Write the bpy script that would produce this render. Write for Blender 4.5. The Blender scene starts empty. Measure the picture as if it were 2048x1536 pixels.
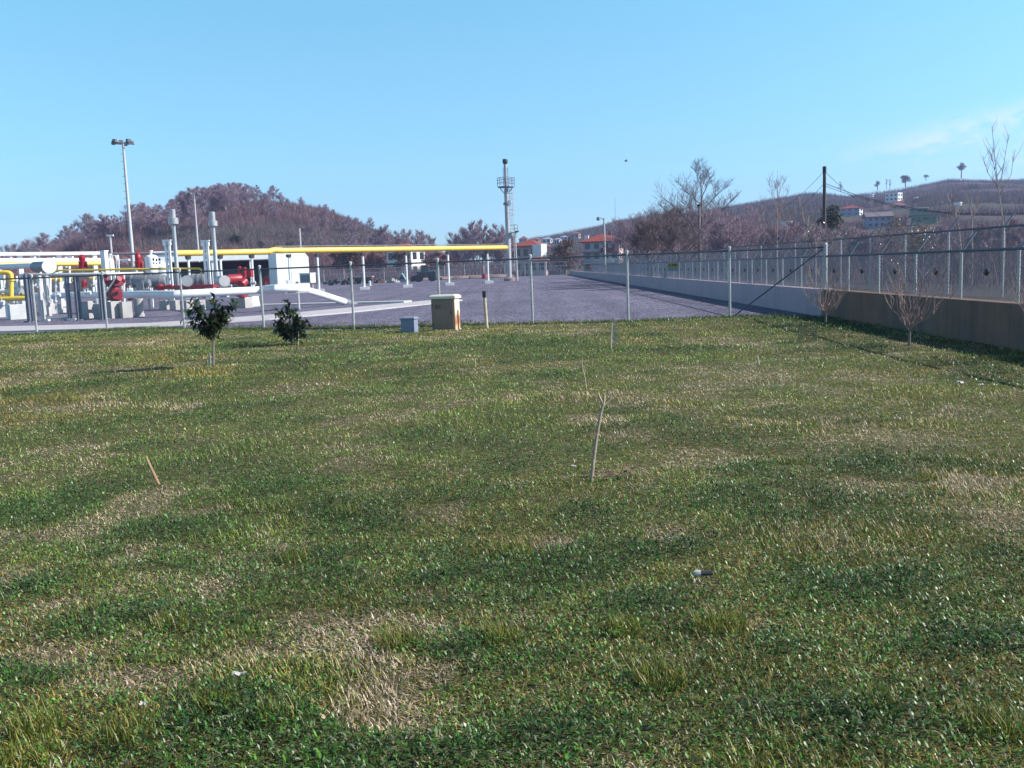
import bpy, math, random
import numpy as np
from mathutils import Vector, Matrix

R = math.radians
random.seed(7)
RNG = np.random.default_rng(11)
SC = bpy.context.scene
COL = SC.collection

# ------------------------------------------------------------------ camera model (units: metres, photo pixels 2048x1536)
F = 1900.0
EYE = 1.65
PITCH = math.atan(231 / F)
ROLL = R(2.1)
_f = Vector((0, math.cos(PITCH), -math.sin(PITCH)))
_u0 = Vector((0, math.sin(PITCH), math.cos(PITCH)))
_r0 = Vector((1, 0, 0))
_r = _r0 * math.cos(ROLL) - _u0 * math.sin(ROLL)
_u = _u0 * math.cos(ROLL) + _r0 * math.sin(ROLL)


def ray(px, py):
    return _f + _r * ((px - 1024) / F) - _u * ((py - 768) / F)


def P(px, py, d):
    v = ray(px, py)
    return Vector((0, 0, EYE)) + v * (d / v.y)


def G(px, py, z=0.0):
    v = ray(px, py)
    return Vector((0, 0, EYE)) + v * ((z - EYE) / v.z)


def up(px, py, d, z):
    p = P(px, py, d)
    return Vector((p.x, p.y, z))


# ------------------------------------------------------------------ noise / terrain
def _hash(ix, iy, s):
    h = (ix.astype(np.int64) * 374761393 + iy.astype(np.int64) * 668265263 + s * 974711) & 0xFFFFFFFF
    h = ((h ^ (h >> 13)) * 1274126177) & 0xFFFFFFFF
    h = (h ^ (h >> 16)) & 0xFFFFFFFF
    return h / 4294967295.0


def vnoise(x, y, s=0):
    x = np.asarray(x, float); y = np.asarray(y, float)
    ix = np.floor(x); iy = np.floor(y)
    fx = x - ix; fy = y - iy
    fx = fx * fx * (3 - 2 * fx); fy = fy * fy * (3 - 2 * fy)
    a = _hash(ix, iy, s); b = _hash(ix + 1, iy, s); c = _hash(ix, iy + 1, s); d = _hash(ix + 1, iy + 1, s)
    return (a * (1 - fx) + b * fx) * (1 - fy) + (c * (1 - fx) + d * fx) * fy


def fbm(x, y, s=0, o=4):
    v = 0; a = .5; t = 0
    for k in range(o):
        v = v + a * vnoise(x * 2 ** k, y * 2 ** k, s + k * 17); t += a; a *= .55
    return v / t


def xw(y):
    return 8.1 + .0225 * y                      # inner face of the low concrete wall


def yF(x):
    return 26.5 + (8.9 - x) * .243              # the lawn's fence line


def gauss(x, c, s):
    return np.exp(-((x - c) / s) ** 2)


def zlawn(x, y):
    x = np.asarray(x, float); y = np.asarray(y, float)
    e = gauss(y, yF(x), 5)
    z = .05 * (fbm(x * .35, y * .35, 3, 3) - .5) + .03 * (fbm(x * 1.7, y * 1.7, 5, 2) - .5)
    z = z + e * (.13 * gauss(x, -12.3, 3.0) - .06 * gauss(x, -4.8, 2.2) + .05 * gauss(x, 6.5, 2))
    return z


_HT = np.array([-.4, -.06, -.02, .008, .045, .09, .12, .2, .25, .32, .355, .41, .46, .54, .8, 3])
_HH = np.array([0, 0, 5, 20, 23, 28, 33, 37, 40, 46, 42, 46, 52, 51, 50, 48])


def zterr(x, y):
    x = np.asarray(x, float); y = np.asarray(y, float)
    t = x / np.maximum(y, 30)
    y0 = np.interp(t, [.11, .2], [240, 130])
    s = np.clip((y - y0) / (700 - y0), 0, 1) ** 1.15
    z = np.interp(t, _HT, _HH) * s
    z = z * (1 - .35 * np.clip((y - 900) / 1200, 0, 1))
    z = z + np.clip(y - 200, 0, 400) / 400 * 3 * (fbm(x / 60, y / 60, 9, 3) - .5) * 2 * np.clip(t * 8, 0, 1)
    sx = np.where(x < -86, 44.0, 31.0)
    m = 23.5 * np.clip((x + 158) / 16, 0, 1) ** .7 * np.exp(-((x + 86) / sx) ** 2 / 2 - ((y - 320) / 50) ** 2 / 2)
    m = m + 6 * np.exp(-((x + 45) / 26) ** 2 / 2 - ((y - 320) / 45) ** 2 / 2)
    z = z + m + np.where(m > 1, 1.6 * (fbm(x / 9, y / 9, 21, 3) - .5), 0)
    return z


def hit(px, py, d0=60, d1=1500):
    d = d0
    while d < d1:
        p = P(px, py, d)
        if p.z <= float(zterr(p.x, p.y)):
            return p
        d += 2
    return P(px, py, d1)


# ------------------------------------------------------------------ materials
def nodes_of(m):
    m.use_nodes = True
    nt = m.node_tree
    nt.nodes.clear()
    return nt, nt.nodes.new, nt.links.new


MATS = {}


def mat(name, col, rough=.6, metal=0.0, var=.18, scale=3.0, bump=0.0, col2=None, spec=.4, detail=6, fine=0.0, streak=False):
    if name in MATS:
        return MATS[name]
    m = bpy.data.materials.new(name)
    nt, N, L = nodes_of(m)
    out = N('ShaderNodeOutputMaterial'); b = N('ShaderNodeBsdfPrincipled')
    L(b.outputs[0], out.inputs[0])
    tc = N('ShaderNodeTexCoord')
    src = tc.outputs['Object']
    if streak:
        mp = N('ShaderNodeMapping'); mp.inputs['Scale'].default_value = (3, 3, .25)
        L(src, mp.inputs[0]); src = mp.outputs[0]
    n = N('ShaderNodeTexNoise'); n.inputs['Scale'].default_value = scale; n.inputs['Detail'].default_value = detail
    n.inputs['Roughness'].default_value = .65
    L(src, n.inputs['Vector'])
    rmp = N('ShaderNodeMapRange'); rmp.inputs[1].default_value = .3; rmp.inputs[2].default_value = .7
    L(n.outputs['Fac'], rmp.inputs[0])
    mx = N('ShaderNodeMix'); mx.data_type = 'RGBA'
    L(rmp.outputs[0], mx.inputs['Factor'])
    if col2 is None:
        c1 = [min(1, c * (1 + var)) for c in col]; c2 = [c * (1 - var) for c in col]
    else:
        c1, c2 = col, col2
    mx.inputs['A'].default_value = (*c1, 1); mx.inputs['B'].default_value = (*c2, 1)
    cout = mx.outputs['Result']
    if fine > 0:
        n2 = N('ShaderNodeTexNoise'); n2.inputs['Scale'].default_value = scale * 14; n2.inputs['Detail'].default_value = 3
        L(tc.outputs['Object'], n2.inputs['Vector'])
        r2 = N('ShaderNodeMapRange'); r2.inputs[1].default_value = .3; r2.inputs[2].default_value = .7
        r2.inputs[3].default_value = 1 - fine; r2.inputs[4].default_value = 1 + fine
        L(n2.outputs['Fac'], r2.inputs[0])
        m2 = N('ShaderNodeVectorMath'); m2.operation = 'SCALE'
        L(cout, m2.inputs[0]); L(r2.outputs[0], m2.inputs['Scale'])
        cout = m2.outputs[0]
    L(cout, b.inputs['Base Color'])
    b.inputs['Roughness'].default_value = rough
    b.inputs['Metallic'].default_value = metal
    b.inputs['Specular IOR Level'].default_value = spec
    if bump > 0:
        bp = N('ShaderNodeBump'); bp.inputs['Strength'].default_value = bump; bp.inputs['Distance'].default_value = .02
        L(n.outputs['Fac'], bp.inputs['Height']); L(bp.outputs[0], b.inputs['Normal'])
    MATS[name] = m
    return m


def attr_mat(name, rough=.6, trans=.3, spec=.25):
    m = bpy.data.materials.new(name)
    nt, N, L = nodes_of(m)
    out = N('ShaderNodeOutputMaterial'); b = N('ShaderNodeBsdfPrincipled'); t = N('ShaderNodeBsdfTranslucent')
    a = N('ShaderNodeAttribute'); a.attribute_name = 'tint'
    L(a.outputs['Color'], b.inputs['Base Color']); L(a.outputs['Color'], t.inputs['Color'])
    b.inputs['Roughness'].default_value = rough; b.inputs['Specular IOR Level'].default_value = spec
    if trans > 0:
        mx = N('ShaderNodeMixShader'); mx.inputs[0].default_value = trans
        L(b.outputs[0], mx.inputs[1]); L(t.outputs[0], mx.inputs[2]); L(mx.outputs[0], out.inputs[0])
    else:
        L(b.outputs[0], out.inputs[0])
    return m


GALV = mat('galvanised steel', (.46, .45, .45), .5, .0, .15, 6)
GALVD = mat('weathered galvanised steel', (.20, .21, .25), .55, .0, .2, 6)
WHITE = mat('white paint', (.80, .81, .82), .35, 0, .05, 2)
CREAMW = mat('white sheet cladding', (.80, .81, .80), .4, 0, .05, 2)
YEL = mat('yellow pipe paint', (.80, .55, .085), .4, 0, .08, 2)
RED = mat('red valve paint', (.33, .020, .032), .4, 0, .2, 3)
SILVER = mat('aluminium cladding', (.40, .40, .41), .38, .35, .12, 3)
VESSEL = mat('grey vessel cladding', (.20, .21, .24), .5, .2, .15, 3)
DARK = mat('dark steel', (.05, .052, .06), .55, .2, .3, 4)
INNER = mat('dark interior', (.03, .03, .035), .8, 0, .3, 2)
CONC = mat('cast concrete', (.40, .38, .37), .9, 0, .14, 2.2, .3, fine=.08)
CONCW = mat('pale concrete', (.62, .61, .60), .9, 0, .12, 2.0, .3, fine=.08)
PATHM = mat('pink grey paving concrete', (.46, .43, .45), .9, 0, .1, .8, .2, fine=.08)
BEIGE = mat('beige cabinet plastic', (.27, .172, .13), .55, 0, .1, 2.5)
BEIGEL = mat('cream cabinet cap', (.72, .66, .55), .55, 0, .07, 2.5)
GREYBX = mat('blue grey box plastic', (.20, .23, .32), .5, 0, .1, 3)
WOODC = mat('weathered timber', (.50, .42, .32), .8, 0, .25, 6, .3)
WOODO = mat('raw timber stake', (.36, .22, .12), .8, 0, .2, 8, .2)
BLACK = mat('black paint', (.02, .02, .022), .5, 0, .2, 4)
BARK = mat('grey bark', (.19, .16, .15), .9, 0, .3, 4, .4)
BARKL = mat('pale bark', (.33, .28, .26), .85, 0, .3, 5, .4)
TWIG = mat('purple brown twigs', (.30, .22, .26), .9, 0, .3, .6)
TWIGD = mat('dark twigs', (.17, .125, .135), .9, 0, .3, .6)
TWIGP = mat('pinkish twigs', (.33, .22, .20), .85, 0, .25, 3)
WIRE = mat('overhead cable', (.04, .04, .05), .6, 0, .2, 3)
MESHW = mat('chain link wire', (.44, .45, .50), .5, .3, .2, 5)
ROOFR = mat('red roof tile', (.24, .05, .035), .85, 0, .25, 2.0, .3)
ROOFP = mat('faded red roof tile', (.22, .09, .085), .85, 0, .25, 2.0, .3)
HWALL = mat('grey render wall', (.44, .44, .48), .9, 0, .12, .8)
HPINK = mat('pinkish render wall', (.50, .38, .36), .9, 0, .15, .6)
HWHITE = mat('white render wall', (.78, .77, .75), .9, 0, .06, .8)
HGREEN = mat('green render wall', (.16, .28, .19), .9, 0, .15, .8)
HOR = mat('orange render wall', (.50, .24, .07), .9, 0, .15, .8)
HBLUE = mat('blue grey render wall', (.30, .33, .43), .9, 0, .15, .8)
GLASS = mat('dark window glass', (.03, .035, .045), .15, 0, .3, 1, spec=.6)
ORANGE = mat('orange machine paint', (.60, .15, .03), .5, 0, .15, 3)
MAROON = mat('faded maroon paint', (.16, .07, .07), .6, 0, .25, 2)
TEAL = mat('teal tarpaulin', (.18, .26, .29), .7, 0, .15, 2)
FLAREP = mat('flare grey paint', (.40, .40, .42), .45, 0, .1, 2)
GANTRY = mat('shaded gantry steel', (.11, .12, .16), .5, 0, .2, 4)  # unlit post fronts put into a darker steel colour
REDD = mat('shaded red valve paint', (.22, .012, .025), .45, 0, .25, 3)  # shaded copy of the red paint, shadow put into the colour
STICKM = mat('brown sapling bark', (.38, .29, .22), .85, 0, .3, 25, .4)
RAILM = mat('shade dark rail', (.085, .095, .125), .5, 0, .2, 6)  # shade under the rails put into an even dark colour
LITTER = mat('white litter', (.50, .48, .47), .6, 0, .05, 20)
ORANGE2 = mat('amber lamp lens', (.85, .35, .02), .4, 0, .05, 8)
SIGNY = mat('yellow sign face', (.34, .27, .02), .5, 0, .05, 8)
SIGNG = mat('grey sign face', (.24, .24, .29), .5, 0, .05, 8)
ROOTS = mat('dead brown leaves', (.14, .085, .06), .9, 0, .3, 12)


# rusty side stain on the beige cabinet
def rust_mat():
    m = bpy.data.materials.new('rust stained beige panel')
    nt, N, L = nodes_of(m)
    out = N('ShaderNodeOutputMaterial'); b = N('ShaderNodeBsdfPrincipled'); L(b.outputs[0], out.inputs[0])
    tc = N('ShaderNodeTexCoord'); sp = N('ShaderNodeSeparateXYZ'); L(tc.outputs['Object'], sp.inputs[0])
    n = N('ShaderNodeTexNoise'); n.inputs['Scale'].default_value = 6; L(tc.outputs['Object'], n.inputs['Vector'])
    ad = N('ShaderNodeMath'); ad.operation = 'MULTIPLY_ADD'; ad.inputs[1].default_value = .25; L(n.outputs['Fac'], ad.inputs[0]); L(sp.outputs['Z'], ad.inputs[2])
    cr = N('ShaderNodeValToRGB'); L(ad.outputs[0], cr.inputs[0])
    e = cr.color_ramp.elements
    e[0].position = .0; e[0].color = (.60, .42, .22, 1)
    e[1].position = .95; e[1].color = (.75, .66, .48, 1)
    for p, c in ((.22, (.58, .40, .20, 1)), (.36, (.36, .13, .06, 1)), (.50, (.42, .19, .10, 1)), (.66, (.74, .63, .45, 1))):
        x = e.new(p); x.color = c
    L(cr.outputs[0], b.inputs['Base Color']); b.inputs['Roughness'].default_value = .6
    return m


RUST = rust_mat()


def wall_mat(name, c1, c2, stain):
    m = bpy.data.materials.new(name)
    nt, N, L = nodes_of(m)
    out = N('ShaderNodeOutputMaterial'); b = N('ShaderNodeBsdfPrincipled'); L(b.outputs[0], out.inputs[0])
    tc = N('ShaderNodeTexCoord'); sp = N('ShaderNodeSeparateXYZ'); L(tc.outputs['Object'], sp.inputs[0])
    def M(op, a, v=None, c=None):
        q = N('ShaderNodeMath'); q.operation = op
        for i, x in enumerate((a, v, c)):
            if x is None: continue
            if isinstance(x, (int, float)): q.inputs[i].default_value = x
            else: L(x, q.inputs[i])
        return q.outputs[0]
    mp = N('ShaderNodeMapping'); mp.inputs['Scale'].default_value = (2, 2.2, .22); L(tc.outputs['Object'], mp.inputs[0])
    n = N('ShaderNodeTexNoise'); n.inputs['Scale'].default_value = 1.6; n.inputs['Detail'].default_value = 9; n.inputs['Roughness'].default_value = .7; L(mp.outputs[0], n.inputs['Vector'])
    n2 = N('ShaderNodeTexNoise'); n2.inputs['Scale'].default_value = .45; n2.inputs['Detail'].default_value = 7; n2.inputs['Roughness'].default_value = .65; L(tc.outputs['Object'], n2.inputs['Vector'])
    r = N('ShaderNodeMapRange'); r.inputs[1].default_value = .36; r.inputs[2].default_value = .64; L(n.outputs['Fac'], r.inputs[0])
    mx = N('ShaderNodeMix'); mx.data_type = 'RGBA'; L(r.outputs[0], mx.inputs['Factor']); mx.inputs['A'].default_value = (*c1, 1); mx.inputs['B'].default_value = (*c2, 1)
    r2 = N('ShaderNodeMapRange'); r2.inputs[1].default_value = .44; r2.inputs[2].default_value = .62; r2.inputs[4].default_value = .75; L(n2.outputs['Fac'], r2.inputs[0])
    m2 = N('ShaderNodeMix'); m2.data_type = 'RGBA'; L(r2.outputs[0], m2.inputs['Factor']); L(mx.outputs['Result'], m2.inputs['A']); m2.inputs['B'].default_value = (*stain, 1)
    fr = M('ABSOLUTE', M('SUBTRACT', M('FRACT', M('MULTIPLY', sp.outputs['Y'], 1 / 2.44)), .5))
    j1 = M('GREATER_THAN', .0045, fr)
    j2 = M('GREATER_THAN', .006, M('ABSOLUTE', M('SUBTRACT', sp.outputs['Z'], .33)))
    jj = M('MULTIPLY', j1, .5)
    m3 = N('ShaderNodeMix'); m3.data_type = 'RGBA'; L(jj, m3.inputs['Factor']); L(m2.outputs['Result'], m3.inputs['A']); m3.inputs['B'].default_value = (.05, .045, .045, 1)
    L(m3.outputs['Result'], b.inputs['Base Color']); b.inputs['Roughness'].default_value = .92; b.inputs['Specular IOR Level'].default_value = .15
    bp = N('ShaderNodeBump'); bp.inputs['Strength'].default_value = .3; bp.inputs['Distance'].default_value = .02; L(n.outputs['Fac'], bp.inputs['Height']); L(bp.outputs[0], b.inputs['Normal'])
    return m


WALLN = wall_mat('shade toned stained retaining wall', (.20, .145, .125), (.12, .09, .08), (.25, .155, .11))  # shade of the sunless face put into the base colour, under brown stains
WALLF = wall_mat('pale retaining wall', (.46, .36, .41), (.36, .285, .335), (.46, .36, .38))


def gravel_mat():
    m = bpy.data.materials.new('violet grey gravel')
    nt, N, L = nodes_of(m)
    out = N('ShaderNodeOutputMaterial'); b = N('ShaderNodeBsdfPrincipled'); L(b.outputs[0], out.inputs[0])
    tc = N('ShaderNodeTexCoord')
    v = N('ShaderNodeTexVoronoi'); v.inputs['Scale'].default_value = 14; L(tc.outputs['Object'], v.inputs['Vector'])
    n = N('ShaderNodeTexNoise'); n.inputs['Scale'].default_value = .12; n.inputs['Detail'].default_value = 8; n.inputs['Roughness'].default_value = .7
    L(tc.outputs['Object'], n.inputs['Vector'])
    n2 = N('ShaderNodeTexNoise'); n2.inputs['Scale'].default_value = 3.5; n2.inputs['Detail'].default_value = 6; n2.inputs['Roughness'].default_value = .8
    L(tc.outputs['Object'], n2.inputs['Vector'])
    bw = N('ShaderNodeSeparateColor'); L(v.outputs['Color'], bw.inputs[0])
    cr = N('ShaderNodeValToRGB'); L(bw.outputs[0], cr.inputs[0])
    e = cr.color_ramp.elements
    e[0].position = 0; e[0].color = (.052, .046, .076, 1); e[1].position = 1; e[1].color = (.285, .25, .35, 1)
    x = e.new(.5); x.color = (.120, .112, .158, 1)
    r1 = N('ShaderNodeMapRange'); r1.inputs[1].default_value = .3; r1.inputs[2].default_value = .7; r1.inputs[3].default_value = .78; r1.inputs[4].default_value = 1.2
    L(n.outputs['Fac'], r1.inputs[0])
    r2 = N('ShaderNodeMapRange'); r2.inputs[1].default_value = .3; r2.inputs[2].default_value = .7; r2.inputs[3].default_value = .72; r2.inputs[4].default_value = 1.28
    L(n2.outputs['Fac'], r2.inputs[0])
    mpt = N('ShaderNodeMapping'); mpt.inputs['Rotation'].default_value = (0, 0, .5); mpt.inputs['Scale'].default_value = (.9, .045, 1); L(tc.outputs['Object'], mpt.inputs[0])
    n3 = N('ShaderNodeTexNoise'); n3.inputs['Scale'].default_value = 1; n3.inputs['Detail'].default_value = 4; L(mpt.outputs[0], n3.inputs['Vector'])
    r3 = N('ShaderNodeMapRange'); r3.inputs[1].default_value = .35; r3.inputs[2].default_value = .65; r3.inputs[3].default_value = .84; r3.inputs[4].default_value = 1.14; L(n3.outputs['Fac'], r3.inputs[0])
    mu0 = N('ShaderNodeMath'); mu0.operation = 'MULTIPLY'; L(r1.outputs[0], mu0.inputs[0]); L(r3.outputs[0], mu0.inputs[1])
    mu = N('ShaderNodeMath'); mu.operation = 'MULTIPLY'; L(mu0.outputs[0], mu.inputs[0]); L(r2.outputs[0], mu.inputs[1])
    sc = N('ShaderNodeVectorMath'); sc.operation = 'SCALE'; L(cr.outputs[0], sc.inputs[0]); L(mu.outputs[0], sc.inputs['Scale'])
    L(sc.outputs[0], b.inputs['Base Color'])
    b.inputs['Roughness'].default_value = .95; b.inputs['Specular IOR Level'].default_value = .15
    bp = N('ShaderNodeBump'); bp.inputs['Strength'].default_value = .5; bp.inputs['Distance'].default_value = .03
    L(v.outputs['Distance'], bp.inputs['Height']); L(bp.outputs[0], b.inputs['Normal'])
    return m


def soil_mat():
    m = bpy.data.materials.new('lawn thatch and soil')
    nt, N, L = nodes_of(m)
    out = N('ShaderNodeOutputMaterial'); b = N('ShaderNodeBsdfPrincipled'); L(b.outputs[0], out.inputs[0])
    tc = N('ShaderNodeTexCoord')
    n = N('ShaderNodeTexNoise'); n.inputs['Scale'].default_value = 14; n.inputs['Detail'].default_value = 8; n.inputs['Roughness'].default_value = .75
    L(tc.outputs['Object'], n.inputs['Vector'])
    cr = N('ShaderNodeValToRGB'); L(n.outputs['Fac'], cr.inputs[0])
    e = cr.color_ramp.elements
    e[0].position = .32; e[0].color = (.030, .036, .011, 1); e[1].position = .68; e[1].color = (.19, .15, .10, 1)
    x = e.new(.5); x.color = (.075, .078, .028, 1)
    L(cr.outputs[0], b.inputs['Base Color']); b.inputs['Roughness'].default_value = .95; b.inputs['Specular IOR Level'].default_value = .1
    bp = N('ShaderNodeBump'); bp.inputs['Strength'].default_value = .6; bp.inputs['Distance'].default_value = .02
    L(n.outputs['Fac'], bp.inputs['Height']); L(bp.outputs[0], b.inputs['Normal'])
    return m


def terrain_mat():
    m = bpy.data.materials.new('winter hillside')
    nt, N, L = nodes_of(m)
    out = N('ShaderNodeOutputMaterial'); b = N('ShaderNodeBsdfPrincipled'); L(b.outputs[0], out.inputs[0])
    tc = N('ShaderNodeTexCoord')
    n = N('ShaderNodeTexNoise'); n.inputs['Scale'].default_value = .022; n.inputs['Detail'].default_value = 9; n.inputs['Roughness'].default_value = .68
    L(tc.outputs['Object'], n.inputs['Vector'])
    cr = N('ShaderNodeValToRGB'); L(n.outputs['Fac'], cr.inputs[0])
    e = cr.color_ramp.elements
    e[0].position = .34; e[0].color = (.055, .085, .030, 1); e[1].position = .70; e[1].color = (.095, .062, .052, 1)
    for p, c in ((.44, (.062, .066, .042, 1)), (.54, (.082, .066, .070, 1)), (.62, (.094, .060, .062, 1))):
        x = e.new(p); x.color = c
    n2 = N('ShaderNodeTexNoise'); n2.inputs['Scale'].default_value = .5; n2.inputs['Detail'].default_value = 6; n2.inputs['Roughness'].default_value = .8
    L(tc.outputs['Object'], n2.inputs['Vector'])
    r2 = N('ShaderNodeMapRange'); r2.inputs[1].default_value = .3; r2.inputs[2].default_value = .7; r2.inputs[3].default_value = .6; r2.inputs[4].default_value = 1.4
    L(n2.outputs['Fac'], r2.inputs[0])
    sc = N('ShaderNodeVectorMath'); sc.operation = 'SCALE'; L(cr.outputs[0], sc.inputs[0]); L(r2.outputs[0], sc.inputs['Scale'])
    L(sc.outputs[0], b.inputs['Base Color']); b.inputs['Roughness'].default_value = .95; b.inputs['Specular IOR Level'].default_value = .1
    return m


# ------------------------------------------------------------------ mesh builder and object tree
class MB:
    def __init__(s):
        s.v = []; s.f = []

    def add(s, vs, fs):
        o = len(s.v)
        s.v.extend([tuple(v) for v in vs])
        s.f.extend([tuple(i + o for i in f) for f in fs])
        return s

    def box(s, c, size, rz=0.0, top=1.0, topy=None):
        """box standing with its centre at c; top<1 tapers the upper face"""
        sx, sy, sz = size[0] / 2, size[1] / 2, size[2] / 2
        ty = top if topy is None else topy
        ca, sa = math.cos(rz), math.sin(rz)
        vs = []
        for (x, y, z, k, ky) in ((-1, -1, -1, 1, 1), (1, -1, -1, 1, 1), (1, 1, -1, 1, 1), (-1, 1, -1, 1, 1),
                                 (-1, -1, 1, top, ty), (1, -1, 1, top, ty), (1, 1, 1, top, ty), (-1, 1, 1, top, ty)):
            X, Y = x * sx * k, y * sy * ky
            vs.append((c[0] + X * ca - Y * sa, c[1] + X * sa + Y * ca, c[2] + z * sz))
        return s.add(vs, [(3, 2, 1, 0), (4, 5, 6, 7), (0, 1, 5, 4), (1, 2, 6, 5), (2, 3, 7, 6), (3, 0, 4, 7)])

    def tube(s, pts, rad, n=8, cap=True):
        pts = [Vector(p) for p in pts]
        if not isinstance(rad, (list, tuple)):
            rad = [rad] * len(pts)
        ax = (pts[-1] - pts[0]).normalized()
        for i in range(1, len(pts)):
            if (pts[i] - pts[i - 1]).length < 1e-4: pts[i] = pts[i - 1] + ax * .002
        o = len(s.v)
        prev = None
        for i, p in enumerate(pts):
            if i == 0: t = pts[1] - pts[0]
            elif i == len(pts) - 1: t = pts[-1] - pts[-2]
            else: t = (pts[i + 1] - p).normalized() + (p - pts[i - 1]).normalized()
            t.normalize()
            if prev is None:
                a = Vector((0, 0, 1)) if abs(t.z) < .9 else Vector((1, 0, 0))
                nx = t.cross(a).normalized()
            else:
                nx = (prev - t * prev.dot(t)).normalized()
            prev = nx
            ny = t.cross(nx)
            for k in range(n):
                a = 2 * math.pi * k / n
                q = p + (nx * math.cos(a) + ny * math.sin(a)) * rad[i]
                s.v.append((q.x, q.y, q.z))
        for i in range(len(pts) - 1):
            for k in range(n):
                k2 = (k + 1) % n
                s.f.append((o + i * n + k, o + i * n + k2, o + (i + 1) * n + k2, o + (i + 1) * n + k))
        if cap:
            s.f.append(tuple(o + k for k in range(n))[::-1])
            e = o + (len(pts) - 1) * n
            s.f.append(tuple(e + k for k in range(n)))
        return s

    def prism(s, poly, z0, z1):
        n = len(poly)
        vs = [(p[0], p[1], z0) for p in poly] + [(p[0], p[1], z1) for p in poly]
        fs = [tuple(range(n))[::-1], tuple(range(n, 2 * n))] + [(i, (i + 1) % n, n + (i + 1) % n, n + i) for i in range(n)]
        return s.add(vs, fs)

    def blob(s, c, r, n=8, m=6, jit=.12):
        o = len(s.v)
        vs = [(c[0], c[1], c[2] - r[2])]
        for i in range(1, m):
            a = -math.pi / 2 + math.pi * i / m
            for k in range(n):
                b = 2 * math.pi * k / n
                j = 1 + random.uniform(-jit, jit)
                vs.append((c[0] + r[0] * math.cos(a) * math.cos(b) * j, c[1] + r[1] * math.cos(a) * math.sin(b) * j, c[2] + r[2] * math.sin(a) * j))
        vs.append((c[0], c[1], c[2] + r[2]))
        fs = [(0, 1 + (k + 1) % n, 1 + k) for k in range(n)]
        for i in range(m - 2):
            for k in range(n):
                k2 = (k + 1) % n
                fs.append((1 + i * n + k, 1 + i * n + k2, 1 + (i + 1) * n + k2, 1 + (i + 1) * n + k))
        e = len(vs) - 1
        fs += [(e, 1 + (m - 2) * n + k, 1 + (m - 2) * n + (k + 1) % n) for k in range(n)]
        return s.add(vs, fs)


def top_of(o):
    while o.parent: o = o.parent
    return o


def link(name, me, m, parent=None, loc=None):
    o = bpy.data.objects.new(name, me)
    if m: me.materials.append(m)
    COL.objects.link(o)
    if parent: o.parent = parent
    elif loc is not None: o.location = loc
    return o


def part(name, mb, m, parent=None, loc=(0, 0, 0), smooth=False, bevel=0):
    """one mesh object from a builder filled in world coordinates"""
    base = Vector(top_of(parent).location) if parent else Vector(loc)
    me = bpy.data.meshes.new(name)
    me.from_pydata([(v[0] - base.x, v[1] - base.y, v[2] - base.z) for v in mb.v], [], mb.f)
    if smooth:
        me.polygons.foreach_set('use_smooth', [True] * len(me.polygons))
        me.set_sharp_from_angle(angle=R(40))
    me.update()
    o = link(name, me, m, parent, loc if not parent else None)
    if bevel:
        bv = o.modifiers.new('edge', 'BEVEL'); bv.width = bevel; bv.segments = 2; bv.limit_method = 'ANGLE'
    return o


def tag(o, label=None, cat=None, group=None, kind=None):
    if label: o['label'] = label
    if cat: o['category'] = cat
    if group: o['group'] = group
    if kind: o['kind'] = kind
    return o


def thing(name, label, cat, loc, group=None, rz=0):
    o = bpy.data.objects.new(name, None); COL.objects.link(o)
    o.empty_display_size = .2
    o.location = loc; o.rotation_euler = (0, 0, rz)
    return tag(o, label, cat, group)


def dup(root, loc, rz=0, sc=1.0, label=None, group=None):
    r = root.copy(); COL.objects.link(r)
    r.location = loc; r.rotation_euler = (0, 0, rz)
    r.scale = (sc, sc, sc) if isinstance(sc, (int, float)) else sc
    if label: r['label'] = label
    if group: r['group'] = group
    for ch in list(root.children):
        c = ch.copy(); COL.objects.link(c); c.parent = r
        for g in list(ch.children):
            d = g.copy(); COL.objects.link(d); d.parent = c
    return r


def np_mesh(name, V, loops, starts, tint, m):
    me = bpy.data.meshes.new(name)
    me.vertices.add(len(V)); me.vertices.foreach_set('co', V.astype(np.float32).ravel())
    me.loops.add(len(loops)); me.loops.foreach_set('vertex_index', loops.astype(np.int32))
    me.polygons.add(len(starts)); me.polygons.foreach_set('loop_start', starts.astype(np.int32))
    if tint is not None:
        a = me.color_attributes.new('tint', 'FLOAT_COLOR', 'POINT')
        c = np.ones((len(V), 4), np.float32); c[:, :3] = tint
        a.data.foreach_set('color', c.ravel())
    me.update(calc_edges=True)
    o = link(name, me, m)
    return o


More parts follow.
